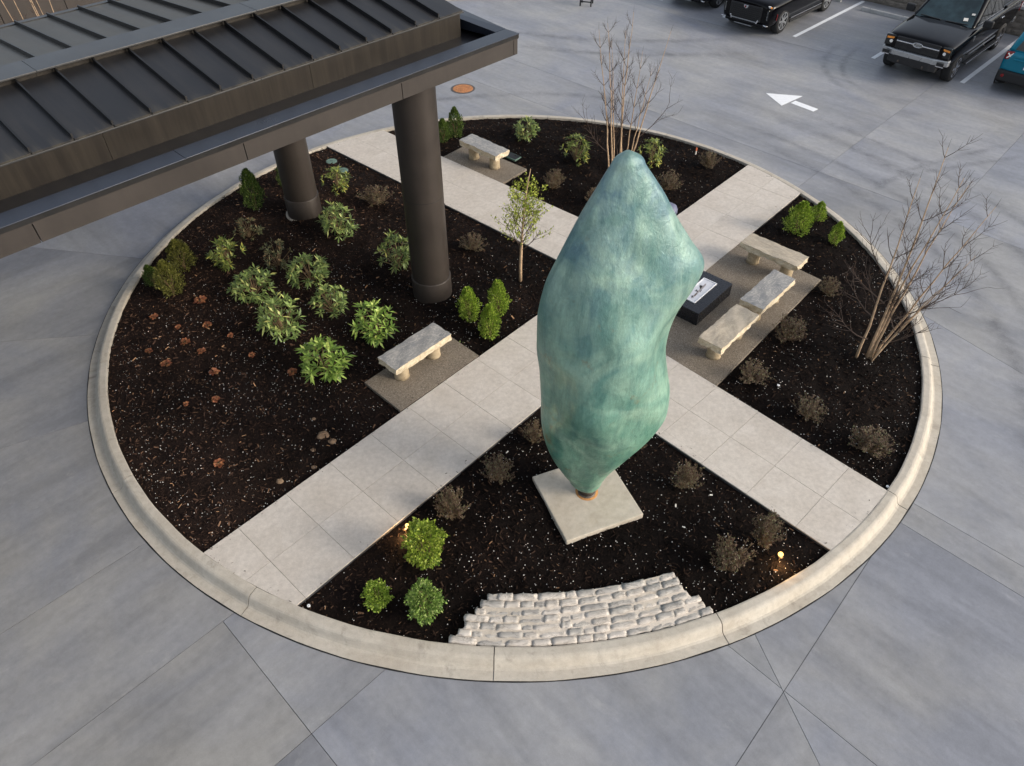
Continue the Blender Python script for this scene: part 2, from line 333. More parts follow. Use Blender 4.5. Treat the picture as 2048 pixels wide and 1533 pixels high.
# ------------------------------------------------------------------ object helpers
def lnk(o, parent=None):
    COL.objects.link(o)
    if parent is not None: o.parent = parent
    return o
def tag(o, label=None, cat=None, group=None, kind=None):
    if label: o['label'] = label
    if cat: o['category'] = cat
    if group: o['group'] = group
    if kind: o['kind'] = kind
    return o
def empty(name, loc=(0, 0, 0), rz=0):
    o = bpy.data.objects.new(name, None); o.location = loc; o.rotation_euler = (0, 0, rz)
    o.empty_display_size = .1
    return lnk(o)
class MB:
    def __init__(s): s.v = []; s.f = []
    def add(s, vs, fs):
        k = len(s.v); s.v += [tuple(v) for v in vs]; s.f += [tuple(i + k for i in f) for f in fs]; return s
    def box(s, c, d, rz=0, rot=None):
        x, y, z = d[0] / 2, d[1] / 2, d[2] / 2
        m = Matrix.Rotation(rz, 3, 'Z') if rot is None else rot
        vs = [Vector(c) + m @ Vector((a * x, b * y, e * z)) for e in (-1, 1) for b in (-1, 1) for a in (-1, 1)]
        return s.add(vs, [(0, 2, 3, 1), (4, 5, 7, 6), (0, 1, 5, 4), (2, 6, 7, 3), (0, 4, 6, 2), (1, 3, 7, 5)])
    def prism(s, poly, z0, z1, inset=0, flip=False):
        n = len(poly); zz = lambda z, p: z(p) if callable(z) else z
        pts = [tuple(p) for p in poly]
        vs = [(x, y, zz(z0, (x, y))) for x, y in pts] + [(x, y, zz(z1, (x, y))) for x, y in pts]
        fs = [tuple(range(n - 1, -1, -1)), tuple(range(n, 2 * n))] + [(i, (i + 1) % n, n + (i + 1) % n, n + i) for i in range(n)]
        return s.add(vs, fs)
    def tube(s, pts, rad, n=6, cap=True):
        pts = [Vector(p) for p in pts]; k = len(pts); vs = []; up = Vector((.31, .17, .93))
        for i, p in enumerate(pts):
            t = (pts[min(i + 1, k - 1)] - pts[max(i - 1, 0)]).normalized()
            a = t.cross(up)
            if a.length < .05: a = t.cross(Vector((1, 0, 0)))
            a.normalize(); b = t.cross(a)
            r = rad[i] if isinstance(rad, (list, tuple)) else rad
            vs += [p + (a * math.cos(2 * math.pi * j / n) + b * math.sin(2 * math.pi * j / n)) * r for j in range(n)]
        fs = [(i * n + j, i * n + (j + 1) % n, (i + 1) * n + (j + 1) % n, (i + 1) * n + j) for i in range(k - 1) for j in range(n)]
        if cap: fs += [tuple(range(n - 1, -1, -1)), tuple((k - 1) * n + j for j in range(n))]
        return s.add(vs, fs)
    def lathe(s, prof, n=24, c=(0, 0, 0), axis='Z', cap=True):
        vs = []; k = len(prof)
        for r, z in prof:
            for j in range(n):
                a = 2 * math.pi * j / n; p = (r * math.cos(a), r * math.sin(a), z)
                if axis == 'Y': p = (p[0], p[2], p[1])
                if axis == 'X': p = (p[2], p[0], p[1])
                vs.append((p[0] + c[0], p[1] + c[1], p[2] + c[2]))
        fs = [(i * n + j, i * n + (j + 1) % n, (i + 1) * n + (j + 1) % n, (i + 1) * n + j) for i in range(k - 1) for j in range(n)]
        if cap: fs += [tuple(range(n - 1, -1, -1)), tuple((k - 1) * n + j for j in range(n))]
        return s.add(vs, fs)
    def mesh(s, name, m=None, smooth=False):
        me = bpy.data.meshes.new(name); me.from_pydata(s.v, [], s.f)
        bm = bmesh.new(); bm.from_mesh(me); bmesh.ops.recalc_face_normals(bm, faces=bm.faces); bm.to_mesh(me); bm.free()
        if m: me.materials.append(M[m] if isinstance(m, str) else m)
        if smooth:
            me.polygons.foreach_set('use_smooth', [True] * len(me.polygons))
        return me
    def build(s, name, m, parent=None, smooth=False, loc=None, bevel=0, seg=2):
        o = bpy.data.objects.new(name, s.mesh(name, m, smooth))
        if loc: o.location = loc
        lnk(o, parent)
        if bevel:
            b = o.modifiers.new('bevel', 'BEVEL'); b.width = bevel; b.segments = seg; b.limit_method = 'ANGLE'
        return o
def mesh_np(name, v, f, m):
    """v (n,3), f (k,3|4) numpy"""
    me = bpy.data.meshes.new(name); n = len(v); k = len(f); w = f.shape[1]
    me.vertices.add(n); me.vertices.foreach_set('co', np.asarray(v, dtype=np.float32).ravel())
    me.loops.add(k * w); me.loops.foreach_set('vertex_index', np.asarray(f, dtype=np.int32).ravel())
    me.polygons.add(k); me.polygons.foreach_set('loop_start', np.arange(0, k * w, w, dtype=np.int32))
    me.polygons.foreach_set('loop_total', np.full(k, w, dtype=np.int32))
    me.update(calc_edges=True); me.validate()
    me.materials.append(M[m] if isinstance(m, str) else m)
    return me
def obj(name, me, parent=None, loc=None, rz=0, scale=None):
    o = bpy.data.objects.new(name, me)
    if loc: o.location = loc
    if rz: o.rotation_euler = (0, 0, rz)
    if scale: o.scale = scale
    return lnk(o, parent)
def xf(mb, mtx):
    mb.v = [tuple(mtx @ Vector(v)) for v in mb.v]; return mb
def vnoise(x, y, s, seed=0):
    """cheap smooth value noise on arrays"""
    x = np.asarray(x, float) / s; y = np.asarray(y, float) / s
    xi = np.floor(x).astype(int); yi = np.floor(y).astype(int); fx = x - xi; fy = y - yi
    fx = fx * fx * (3 - 2 * fx); fy = fy * fy * (3 - 2 * fy)
    def h(a, b):
        q = (a * 374761393 + b * 668265263 + seed * 1442695041) & 0x7fffffff
        q = ((q ^ (q >> 13)) * 1274126177) & 0x7fffffff
        return ((q ^ (q >> 16)) & 0xffff) / 65535.
    return (h(xi, yi) * (1 - fx) + h(xi + 1, yi) * fx) * (1 - fy) + (h(xi, yi + 1) * (1 - fx) + h(xi + 1, yi + 1) * fx) * fy

# ------------------------------------------------------------------ plan of the island
RO, RI = 7.815, 7.46
A1 = ((-4.25, -6.14), (5.84, 4.86)); A2 = ((-2.84, -6.94), (6.70, 3.47))
C1 = ((-4.76, 5.73), (.84, .77)); C2 = ((-3.35, 6.55), (1.03, 2.71))
D1 = ((2.71, -2.20), (5.48, -5.12)); D2 = ((2.00, -3.76), (4.35, -6.14))
def lint(l, m):
    (x1, y1), (x2, y2) = l; (x3, y3), (x4, y4) = m
    d = (x1 - x2) * (y3 - y4) - (y1 - y2) * (x3 - x4)
    a = x1 * y2 - y1 * x2; b = x3 * y4 - y3 * x4
    return ((a * (x3 - x4) - (x1 - x2) * b) / d, (a * (y3 - y4) - (y1 - y2) * b) / d)
def lcirc(l, r, far):
    """point of line on circle, on the side of point 'far'"""
    p = Vector(l[0]); d = (Vector(l[1]) - p).normalized(); b = p.dot(d); c = p.dot(p) - r * r
    q = math.sqrt(b * b - c); pts = [p + d * (-b + s * q) for s in (-1, 1)]
    return tuple(min(pts, key=lambda t: (t - Vector(far)).length))
def arc(p, q, r=RI, n=6):
    a = math.atan2(p[1], p[0]); b = math.atan2(q[1], q[0])
    if b - a > math.pi: b -= 2 * math.pi
    if a - b > math.pi: b += 2 * math.pi
    return [(r * math.cos(a + (b - a) * i / n), r * math.sin(a + (b - a) * i / n)) for i in range(1, n)]
PZ = .165
a1s, a1e = lcirc(A1, RI, A1[0]), lcirc(A1, RI, A1[1]); a2s, a2e = lcirc(A2, RI, A2[0]), lcirc(A2, RI, A2[1])
c1s, c2s = lcirc(C1, RI, C1[0]), lcirc(C2, RI, C2[0]); c1e, c2e = lint(C1, A1), lint(C2, A1)
d1e, d2e = lcirc(D1, RI, D1[1]), lcirc(D2, RI, D2[1]); d1s, d2s = lint(D1, A2), lint(D2, A2)
polyA = [a1s] + arc(a1s, a2s) + [a2s, a2e] + arc(a2e, a1e) + [a1e]
polyC = [c1s, c1e, c2e, c2s] + arc(c2s, c1s)
polyD = [d1s, d2s, d2e] + arc(d2e, d1e) + [d1e]
pad1 = [(-2.55, -2.83), (-1.86, -3.50), (-.62, -2.16), (-1.31, -1.49)]
pad2 = [(-1.78, 5.16), (-.28, 3.85), (.32, 4.55), (-1.18, 5.86)]
pad3 = [d1s, (3.39, -2.92), (6.08, .07), (4.81, 1.41)]
def inpoly(x, y, P):
    x = np.asarray(x); y = np.asarray(y); c = np.zeros(x.shape, bool); n = len(P)
    for i in range(n):
        (x1, y1), (x2, y2) = P[i], P[(i + 1) % n]
        if y1 == y2: continue
        c ^= ((y1 > y) != (y2 > y)) & (x < (x2 - x1) * (y - y1) / (y2 - y1) + x1)
    return c
def pdist(x, y, P):
    x = np.asarray(x, float); y = np.asarray(y, float); d = np.full(x.shape, 9.); n = len(P)
    for i in range(n):
        (x1, y1), (x2, y2) = P[i], P[(i + 1) % n]
        L = (x2 - x1) ** 2 + (y2 - y1) ** 2 + 1e-9
        t = np.clip(((x - x1) * (x2 - x1) + (y - y1) * (y2 - y1)) / L, 0, 1)
        d = np.minimum(d, np.hypot(x - x1 - t * (x2 - x1), y - y1 - t * (y2 - y1)))
    return np.where(inpoly(x, y, P), -d, d)
SLABC = (1.03, -5.23); SLABROT = R(22.0)
HARD = [polyA, polyC, polyD, pad1, pad2, pad3]
def hard_dist(x, y):
    d = 9.
    for P in HARD: d = np.minimum(d, pdist(x, y, P))
    return d
def mz(x, y):
    """mulch surface height"""
    x = np.asarray(x, float); y = np.asarray(y, float)
    d = np.minimum(hard_dist(x, y), RI - np.hypot(x, y))
    k = np.clip(d / 1.1, 0, 1); k = k * k * (3 - 2 * k)
    z = .118 + .075 * k
    z += (vnoise(x, y, .9, 1) - .5) * .07 * k + (vnoise(x, y, .3, 2) - .5) * .06 * np.clip(d / .35, .1, 1)
    z += (vnoise(x, y, .09, 3) - .5) * .022
    return np.where(d < 0, .10, z)
def mzf(x, y): return float(mz(np.array([x]), np.array([y]))[0])

# ------------------------------------------------------------------ ground and parking lot
g0 = MB().prism([(-400, -400), (400, -400), (400, 400), (-400, 400)], -.4, -.035)
ground = g0.build('ground', 'joint'); tag(ground, 'dark base ground below the grey concrete lot', 'ground', kind='structure')
lot = empty('parking_lot'); tag(lot, 'grey concrete parking lot with saw-cut joints round the planted island', 'parking lot', kind='structure')
def split(poly, p, q):
    n = Vector((-(q[1] - p[1]), q[0] - p[0])).normalized(); a = []; b = []
    f = lambda v: (v[0] - p[0]) * n.x + (v[1] - p[1]) * n.y
    for i in range(len(poly)):
        u, v = poly[i], poly[(i + 1) % len(poly)]; fu, fv = f(u), f(v)
        if fu >= 0: a.append(u)
        if fu <= 0: b.append(u)
        if fu * fv < 0:
            t = fu / (fu - fv); w = (u[0] + (v[0] - u[0]) * t, u[1] + (v[1] - u[1]) * t); a.append(w); b.append(w)
    return a, b
def area(P): return abs(sum(P[i][0] * P[(i + 1) % len(P)][1] - P[(i + 1) % len(P)][0] * P[i][1] for i in range(len(P)))) / 2
def inset(P, d):
    if sum(P[i][0] * P[(i + 1) % len(P)][1] - P[(i + 1) % len(P)][0] * P[i][1] for i in range(len(P))) < 0: P = P[::-1]
    n = len(P); L = []
    for i in range(n):
        p, q = Vector(P[i]), Vector(P[(i + 1) % n]); e = (q - p)
        if e.length < 1e-4: continue
        e.normalize(); o = Vector((-e.y, e.x)) * d; L.append((tuple(p + o), tuple(q + o)))
    out = []
    for i in range(len(L)):
        try: out.append(lint(L[i - 1], L[i]))
        except ZeroDivisionError: out.append(L[i][0])
    return out
def contains(P, x, y): return bool(inpoly(np.array([x]), np.array([y]), P)[0])
polys = [[(-60, -40), (60, -40), (60, 70), (-60, 70)]]
# (two points of the saw cut, then points naming the panels it cuts)
def cut(p, q, *where):
    global polys
    out = []
    for P in polys:
        if any(contains(P, *w) for w in where):
            a, b = split(P, p, q)
            if min(area(a), area(b)) > .05: out += [a, b]; continue
        out.append(P)
    polys = out
cut((-7.3, 7.3), (7.3, -7.3), (0, 0))                                # main pour joint through the island
cut((6.87, 4.05), (10.35, 7.68), (9, 6), (-9, -8))
cut((13.68, 6.86), (10.17, 3.12), (11, 4))
cut((4.76, -6.26), (2.44, -8.76), (3.4, -7.8), (2, -9))
cut((-.16, 12.1), (2.47, 9.56), (1, 11), (-3, 15), (9, 3))
cut((8.86, 13.74), (10.17, 12.61), (9, 13.7), (12, 11))
cut((7.54, 4.71), (10.83, 1.34), (8.5, 3.7), (10, 2.2))
cut((7.93, -1.06), (8.88, -2.48), (8.4, -1.75))
cut((5.87, -5.21), (6.94, -6.26), (6.4, -5.7))
cut((3.04, -7.24), (3.39, -8.76), (3.2, -7.8), (3.4, -8.9), (2.9, -7.6))
cut((2.67, -7.37), (4.03, -8.76), (2.8, -7.6), (3.7, -8.4), (3.25, -7.95))
cut((-4.19, -6.63), (-1.99, -8.76), (-3, -7.8))
cut((-1.6, -7.67), (-2.7, -8.76), (-2.2, -8.2), (-2.5, -8.6))
cut((-6.54, -7.22), (-5.4, -6.08), (-6, -6.7))
cut((-8.11, -4.16), (-7.0, -3.58), (-7.8, -4.0))
cut((-8.72, -1.53), (-7.76, -1.42), (-8.2, -1.48))
cut((-10.22, 1.42), (-8.06, 1.06), (-9, 1.2))
cut((-1.15, 10.26), (1.41, 8.03), (0, 9.3))
cut((20, 30), (30, 20), (25, 25.1))
for P in polys:
    Q = inset(P, .0034); c = Vector((sum(p[0] for p in Q) / len(Q), sum(p[1] for p in Q) / len(Q)))
    ang = R(45) if c.x < -1 and c.y < 8 else R(-44)
    cc = (c.x, c.y, 0)
    if area(P) > 400: cc = (0, 0, 0)
    m = Matrix.Rotation(-ang, 2)
    loc = [tuple(m @ (Vector(p) - Vector(cc[:2]))) for p in Q]
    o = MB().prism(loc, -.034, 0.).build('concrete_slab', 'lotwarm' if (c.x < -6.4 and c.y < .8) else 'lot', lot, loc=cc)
    o.rotation_euler = (0, 0, ang)

# painted marks on the lot
def strip(p, q, w): # polygon
    p, q = Vector(p), Vector(q); d = (q - p).normalized(); n = Vector((-d.y, d.x)) * w / 2
    return [tuple(p + n), tuple(p - n), tuple(q - n), tuple(q + n)]
UX = Vector((.7009, .7133)); UP = Vector((.7133, -.7009))            # stall direction, stall-to-stall direction
for i, (k, lab) in enumerate(((0, 'white painted stall line between black pickup and black grilled SUV'), (1, 'white painted stall line half hidden by the black pickup'), (2, 'white painted stall line between black pickup and teal car'), (-1, 'white painted stall line beyond the black grilled SUV'), (-2, 'white painted stall line beyond the farthest dark car'))):
    s = Vector((9.53, 14.03)) + UP * 2.77 * k
    o = MB().prism(strip(s, s + UX * 5.25, .13), .001, .005).build('stall_line', 'white')
    tag(o, lab, 'line', 'white lines between the parking stalls')
ar = empty('arrow_marking'); tag(ar, 'white painted arrow on the concrete lot beyond the island', 'arrow')
MB().prism([(7.40, 9.39), (7.62, 8.53), (8.41, 9.18)], .001, .005).build('arrow_head', 'white', ar)
MB().prism(strip((8.02, 8.78), (8.50, 8.22), .24), .001, .005).build('arrow_shaft', 'white', ar)
def mark(name, pts, w, lab):
    m = MB(); L = []; fade = []; n_ = len(pts)
    for i, p in enumerate(pts):
        a = Vector(pts[max(0, i - 1)]); b = Vector(pts[min(n_ - 1, i + 1)]); d = (b - a).normalized(); n = Vector((-d.y, d.x)) * w * .75
        t = i / (n_ - 1); e = min(1, t / .22, (1 - t) / .22)
        for k in (-1, 0, 1): L.append((p[0] + n.x * k, p[1] + n.y * k, .0035)); fade.append(e if k == 0 else 0.)
    m.add(L, [(3 * i + k, 3 * i + k + 1, 3 * i + k + 4, 3 * i + k + 3) for i in range(n_ - 1) for k in (0, 1)])
    o = m.build(name, 'mark'); at_ = o.data.attributes.new('fade', 'FLOAT', 'POINT'); at_.data.foreach_set('value', fade)
    tag(o, lab, 'tyre mark', 'tyre marks on the lot', 'structure'); return o
def bez(a, b, c, d, n=16):
    a, b, c, d = map(Vector, (a, b, c, d))
    return [tuple(a * (1 - t) ** 3 + b * 3 * t * (1 - t) ** 2 + c * 3 * t * t * (1 - t) + d * t ** 3) for t in [i / n for i in range(n + 1)]]
for k, (a, b, c, d, w, lab) in enumerate((
    ((11.2, 13.6), (9.6, 12.2), (9.3, 10.6), (10.0, 9.3), .22, 'curved dark tyre mark in front of the empty stall'),
    ((11.7, 13.3), (10.2, 11.9), (9.8, 10.7), (10.4, 9.4), .20, 'second curved dark tyre mark in front of the empty stall'),
    ((8.4, 3.6), (9.0, 4.6), (10.8, 5.4), (13.8, 6.4), .20, 'long dark tyre mark running off to the right edge'),
    ((8.8, 4.0), (9.6, 4.8), (11.5, 5.0), (14., 5.8), .18, 'second long dark tyre mark running off to the right edge'),
    ((-1., 15.), (1.5, 13.6), (4.5, 13.3), (8., 13.9), .35, 'dark drive mark across the far lot'),
    ((-1., 13.8), (1.5, 12.4), (4.5, 12.1), (8.5, 12.6), .35, 'second dark drive mark across the far lot'))):
    mark('tyre_mark', bez(a, b, c, d), w, lab)
for r_, a0, a1, w, lab in ((9.0, -38, 52, .34, 'broad curved drive mark nearest the island on the right'), (9.7, -20, 60, .22, 'curved drive mark second from the island on the right'), (10.7, -30, 56, .38, 'broad curved drive mark third from the island on the right'), (11.5, -10, 50, .24, 'curved drive mark farthest from the island on the right'), (9.3, 62, 118, .30, 'curved drive mark beyond the far kerb')):
    mark('tyre_mark', [((r_ + .12 * math.sin(t / 5)) * math.cos(R(a0 + (a1 - a0) * t / 30)), (r_ + .12 * math.sin(t / 5)) * math.sin(R(a0 + (a1 - a0) * t / 30))) for t in range(31)], w, lab)
# manhole
mh = empty('manhole_cover', (-1.5, 9.71, 0)); tag(mh, 'round rusty orange manhole cover in the lot beyond the canopy', 'manhole')
MB().lathe([(.30, .002), (.30, .008), (.29, .012), (0.02, .012)], 32).build('cover', 'manhole', mh)
MB().lathe([(.36, .001), (.36, .006), (.305, .007), (.305, .001)], 32, cap=False).build('rim', 'post', mh)
m = MB()
for i in range(-4, 5):
    for j in range(-4, 5):
        if i * i + j * j < 17: m.box((i * .06, j * .06, .0135), (.03, .03, .006))
m.build('grip_pattern', 'manhole', mh)['kind'] = 'stuff'
# far pavement and chair
o = MB().prism([(-9, 17.2), (-1.5, 17.98), (3, 18.45), (3, 24), (-9, 24)], -.01, .14).build('pavement', 'kerb', bevel=.02); tag(o, 'pale pavement strip behind the canopy at the top edge', 'pavement', kind='structure')

# ------------------------------------------------------------------ kerb
kerb = empty('kerb'); tag(kerb, 'pale round concrete kerb and gutter round the planted island', 'kerb', kind='structure')
prof = [(RO, -.05), (RO, .012), (7.70, .016), (7.672, .028), (7.652, .06), (7.628, .118), (7.612, .145), (7.592, .160), (7.565, .168), (RI + .02, .170), (RI, .165), (RI, -.05)]
ends = [-92, -70, -43, -17, 8, 33, 58, 83, 108, 133, 158, 179, 198, 220, 243, 268]
for i in range(len(ends) - 1):
    g = .006 / 7.6; a0, a1 = R(ends[i]) + g, R(ends[i + 1]) - g; n = max(6, int((a1 - a0) / R(1.5)))
    am = (a0 + a1) / 2; cx, cy = 7.6 * math.cos(am), 7.6 * math.sin(am); m = MB(); k = len(prof); vs = []
    for j in range(n + 1):
        a = a0 + (a1 - a0) * j / n
        for r, z in prof:
            w = (math.sin(a * 61) + math.sin(a * 37 + 1)) * .0025
            vs.append(((r + w) * math.cos(a) - cx, (r + w) * math.sin(a) - cy, z))
    fs = [(j * k + q, j * k + (q + 1) % k, (j + 1) * k + (q + 1) % k, (j + 1) * k + q) for j in range(n) for q in range(k)]
    fs += [tuple(range(k)), tuple(n * k + q for q in reversed(range(k)))]
    m.add(vs, fs); m.build('kerb_segment', 'kerb', kerb, loc=(cx, cy, 0))
MB().lathe([(7.80, -.04), (7.80, -.008), (7.70, -.006), (7.655, .005), (7.615, .075), (7.58, .125), (7.48, .135), (7.48, -.04)], 128, cap=False).build('kerb_joint_fill', 'joint', kerb)

MB().lathe([(7.812, .002), (7.812, .004), (7.832, .004), (7.832, .002)], 160, cap=False).build('expansion_joint', 'rubber', kerb)

# ------------------------------------------------------------------ mulch
n = 300; xs = np.linspace(-7.5, 7.5, n); X, Y = np.meshgrid(xs, xs); Z = mz(X, Y)
rr = np.hypot(X, Y); idx = np.arange(n * n).reshape(n, n)
q = np.stack([idx[:-1, :-1], idx[:-1, 1:], idx[1:, 1:], idx[1:, :-1]], -1).reshape(-1, 4)
keep = (rr[:-1, :-1].ravel() < 7.56) & (rr[1:, 1:].ravel() < 7.56) & (rr[:-1, 1:].ravel() < 7.56) & (rr[1:, :-1].ravel() < 7.56)
hd = hard_dist(X, Y)
keep &= ~((hd[:-1, :-1].ravel() < -.15) & (hd[1:, 1:].ravel() < -.15))
V = np.stack([X.ravel(), Y.ravel(), Z.ravel()], -1)
me = mesh_np('mulch_bed', V, q[keep], 'mulch'); me.polygons.foreach_set('use_smooth', [True] * len(me.polygons))
mulch = obj('mulch_bed', me); tag(mulch, 'black bark mulch filling the island beds', 'mulch', kind='structure')
def scatter(n, dmin=.02):
    out = []
    while len(out) < n:
        r = RI * np.sqrt(rng.random(n)); a = rng.random(n) * 2 * np.pi; x, y = r * np.cos(a), r * np.sin(a)
        d = np.minimum(hard_dist(x, y), RI - r); ok = d > dmin
        out += list(zip(x[ok], y[ok]))
    return np.array(out[:n])
def chips(n):
    p = scatter(n); z = mz(p[:, 0], p[:, 1]); L = rng.uniform(.015, .05, n) * rng.choice([1, 1, 1, 1.8], n); W = L * rng.uniform(.12, .4, n)
    a = rng.random(n) * 2 * np.pi; t = rng.normal(0, .28, n); ro = rng.normal(0, .5, n)
    d = np.stack([np.cos(a) * np.cos(t), np.sin(a) * np.cos(t), np.sin(t)], -1)
    s = np.stack([-np.sin(a) * np.cos(ro), np.cos(a) * np.cos(ro), np.sin(ro)], -1)
    c = np.stack([p[:, 0], p[:, 1], z + .008 + np.abs(np.sin(t)) * L * .3], -1); up = np.array([0, 0, 1.])
    L = L[:, None] / 2; W = W[:, None] / 2
    v = np.stack([c - d * L - s * W * .7, c - d * L + s * W * .7, c + d * L + s * W, c + d * L - s * W, c - d * L * .8 + up * W * .8, c + d * L * .8 + up * W * .8], 1).reshape(-1, 3)
    b = (np.arange(n) * 6)[:, None]
    f = np.concatenate([b + np.array([[0, 3, 5, 4]]), b + np.array([[1, 4, 5, 2]])], 0)
    return v, f
v, f = chips(70000)
a_ = rng.random(60000) * 6.283; r_ = RI * np.sqrt(rng.random(60000)); x_, y_ = r_ * np.cos(a_), r_ * np.sin(a_); d_ = hard_dist(x_, y_)
ok_ = (d_ > -.16) & (d_ < -.004) & (rng.random(60000) < np.exp(d_ * 22)); cr = np.stack([x_[ok_], y_[ok_]], -1)[:900]   # crumbs kicked on to the paving edges
cv, cf = chips(900); cv = cv.reshape(-1, 6, 3); cc_ = cv.mean(1, keepdims=True); cv = (cv - cc_) * np.array([.5, .5, .35]) + np.concatenate([np.array(cr), np.full((900, 1), PZ + .004)], 1)[:, None]
f = np.concatenate([f, cf + len(v)]); v = np.concatenate([v, cv.reshape(-1, 3)])
o = obj('mulch_chips', mesh_np('mulch_chips', v, f, 'chips')); tag(o, 'loose shredded bark chips lying over the beds', 'mulch', kind='stuff')
def pellets(n):
    p = scatter(n * 2); k = vnoise(p[:, 0], p[:, 1], 1.1, 9) * .6 + vnoise(p[:, 0], p[:, 1], .35, 5) * .4
    far = np.clip((2.5 - p[:, 1]) / 5, .12, 1); p = p[(k * far) > rng.random(len(k)) * .62][:n]
    n = len(p); z = mz(p[:, 0], p[:, 1]) + .012; r = (.0035 + .0065 * rng.random(n) ** 2.2)[:, None, None]
    o = np.array([[1, 0, 0], [-1, 0, 0], [0, 1, 0], [0, -1, 0], [0, 0, .8], [0, 0, -.8]])[None]
    v = (np.stack([p[:, 0], p[:, 1], z], -1)[:, None] + o * r).reshape(-1, 3); b = (np.arange(n) * 6)[:, None]
    t = np.array([[0, 2, 4], [2, 1, 4], [1, 3, 4], [3, 0, 4], [2, 0, 5], [1, 2, 5], [3, 1, 5], [0, 3, 5]])
    return v, np.concatenate([b + t[i][None] for i in range(8)], 0)
v, f = pellets(5600)
o = obj('fertiliser_pellets', mesh_np('fertiliser_pellets', v, f, 'pellet')); tag(o, 'scattered tiny white pellets on the dark mulch', 'pellets', kind='stuff')

# ------------------------------------------------------------------ paths and pads
def path(name, P, l1, l2, o0, lab, step=.79, off=0., jmid=.5):
    """slabs between border lines l1,l2 of a path polygon P; joints square to l1"""
    base = MB().prism(P, .02, PZ - .02).build(name, 'joint'); tag(base, lab, 'path', kind='structure')
    d = (Vector(l1[1]) - Vector(l1[0])).normalized(); nn = Vector((-d.y, d.x)); o = Vector(o0)
    ts = [(Vector(p) - o).dot(d) for p in P]; w1 = (Vector(l1[0]) - o).dot(nn); w2 = (Vector(l2[0]) - o).dot(nn)
    cur = P; t = math.floor(min(ts) / step) * step + off
    bands = []
    while t < max(ts):
        bands.append((t, t + step)); t += step
    lo, hi = min(w1, w2), max(w1, w2); mid = lo + (hi - lo) * jmid
    lines = [lo - .5, lo + .15, mid, hi - .15, hi + .5]
    for a, b in bands:
        Q = list(P)
        pa = o + d * a; pb = o + d * b
        Q = split(Q, tuple(pa), tuple(pa + nn))[1] if True else Q
        if len(Q) < 3: continue
        Q = split(Q, tuple(pb), tuple(pb + nn))[0]
        if len(Q) < 3 or area(Q) < .01: continue
        for h0, h1 in ((0, 2), (2, 4)):
            S = split(Q, tuple(o + nn * lines[h0]), tuple(o + nn * lines[h0] + d))[0]
            if len(S) < 3: continue
            S = split(S, tuple(o + nn * lines[h1]), tuple(o + nn * lines[h1] + d))[1]
            if len(S) < 3 or area(S) < .004: continue
            S = inset(S, .0016)
            if area(S) < .003: continue
            c = Vector((sum(p[0] for p in S) / len(S), sum(p[1] for p in S) / len(S)))
            dz = random.uniform(-.0012, .0012)
            k = 1 if h0 == 0 else 3
            e = split(S, tuple(o + nn * lines[k]), tuple(o + nn * lines[k] + d))
            mb = MB()
            for E_ in e:
                if len(E_) > 2 and area(E_) > .003:
                    E2 = inset(E_, .0006)
                    mb.prism([(p[0] - c.x, p[1] - c.y) for p in E2], -.03, 0)
            if mb.v: mb.build('path_slab', 'path', base, loc=(c.x, c.y, PZ + dz))
    return base
path('garden_path', polyA, A1, A2, (-1.75, -3.40), 'long pale concrete path crossing the island from near left to far right')
path('garden_path', polyC, C1, C2, (-2.0, 3.3), 'pale concrete path running from the centre to the far left kerb')
path('garden_path', polyD, D1, D2, (3.41, -2.94), 'pale concrete path running from the centre to the near right kerb')
for P, lab in ((pad1, 'brown exposed-aggregate pad under the near left bench'), (pad2, 'brown exposed-aggregate pad under the far left bench'), (pad3, 'large brown exposed-aggregate pad under the plinth and three benches')):
    o = MB().prism(inset(P, .004), .02, PZ - .004).build('aggregate_pad', 'agg', bevel=.006); tag(o, lab, 'pad', kind='structure')

# ------------------------------------------------------------------ entrance canopy
CA = R(46.5)
can = empty('entrance_canopy', (.049, .831, 0), CA)
tag(can, 'dark bronze standing-seam entrance canopy on round columns over the island', 'canopy')
# local: x along the front fascia (corner at 0, running to -x), y = away from the island (negative = back)
S0, T1_ = -16.0, -5.35
def cbox(name, x0, x1, y0, y1, z0, z1, m, bevel=0, parent=can):
    c = ((x0 + x1) / 2, (y0 + y1) / 2, (z0 + z1) / 2)
    return MB().box((0, 0, 0), (abs(x1 - x0), abs(y1 - y0), abs(z1 - z0))).build(name, m, parent, loc=c, bevel=bevel)
# here local +y is rotated +90 from +x; the camera side is -y, so y_local = -t
def Yl(t): return -t
joints = [0, -.096, -2.476, -5.08, -7.66, -10.25, -12.85, S0]
for i in range(len(joints) - 1):
    cbox('fascia_panel', joints[i] - .006, joints[i + 1] + .006, Yl(0), Yl(-.04), 4.20, 4.435, 'panel')
cbox('fascia_backing', -.012, S0, Yl(-.042), Yl(-.10), 4.215, 4.46, 'blackmetal')
cbox('drip_edge', .004, S0, Yl(.006), Yl(-.10), 4.437, 4.450, 'panel')
cbox('coping_face', .012, S0, Yl(.012), Yl(-.10), 4.451, 4.508, 'seam')
jj = [0.016, -5.85, -11.5, S0]
for i in range(3):
    cbox('coping_cap', jj[i], jj[i + 1] + .004, Yl(.018), Yl(-.29), 4.509, 4.522, 'coping', .004)
cbox('soffit', -.05, S0, Yl(-.05), Yl(T1_ + .05), 4.205, 4.235, 'panel')
cbox('gutter_floor', -.10, S0, Yl(-.12), Yl(-.91), 4.35, 4.385, 'gutter')
cbox('gutter_side', -.10, S0, Yl(-.24), Yl(-.286), 4.385, 4.508, 'gutter')
for s0, s1 in ((-.46, -3.4), (-3.405, -6.38), (-6.385, -9.4), (-9.405, S0)):
    cbox('eave_wall', s0, s1, Yl(-.87), Yl(-.92), 4.38, 4.745, 'eave')
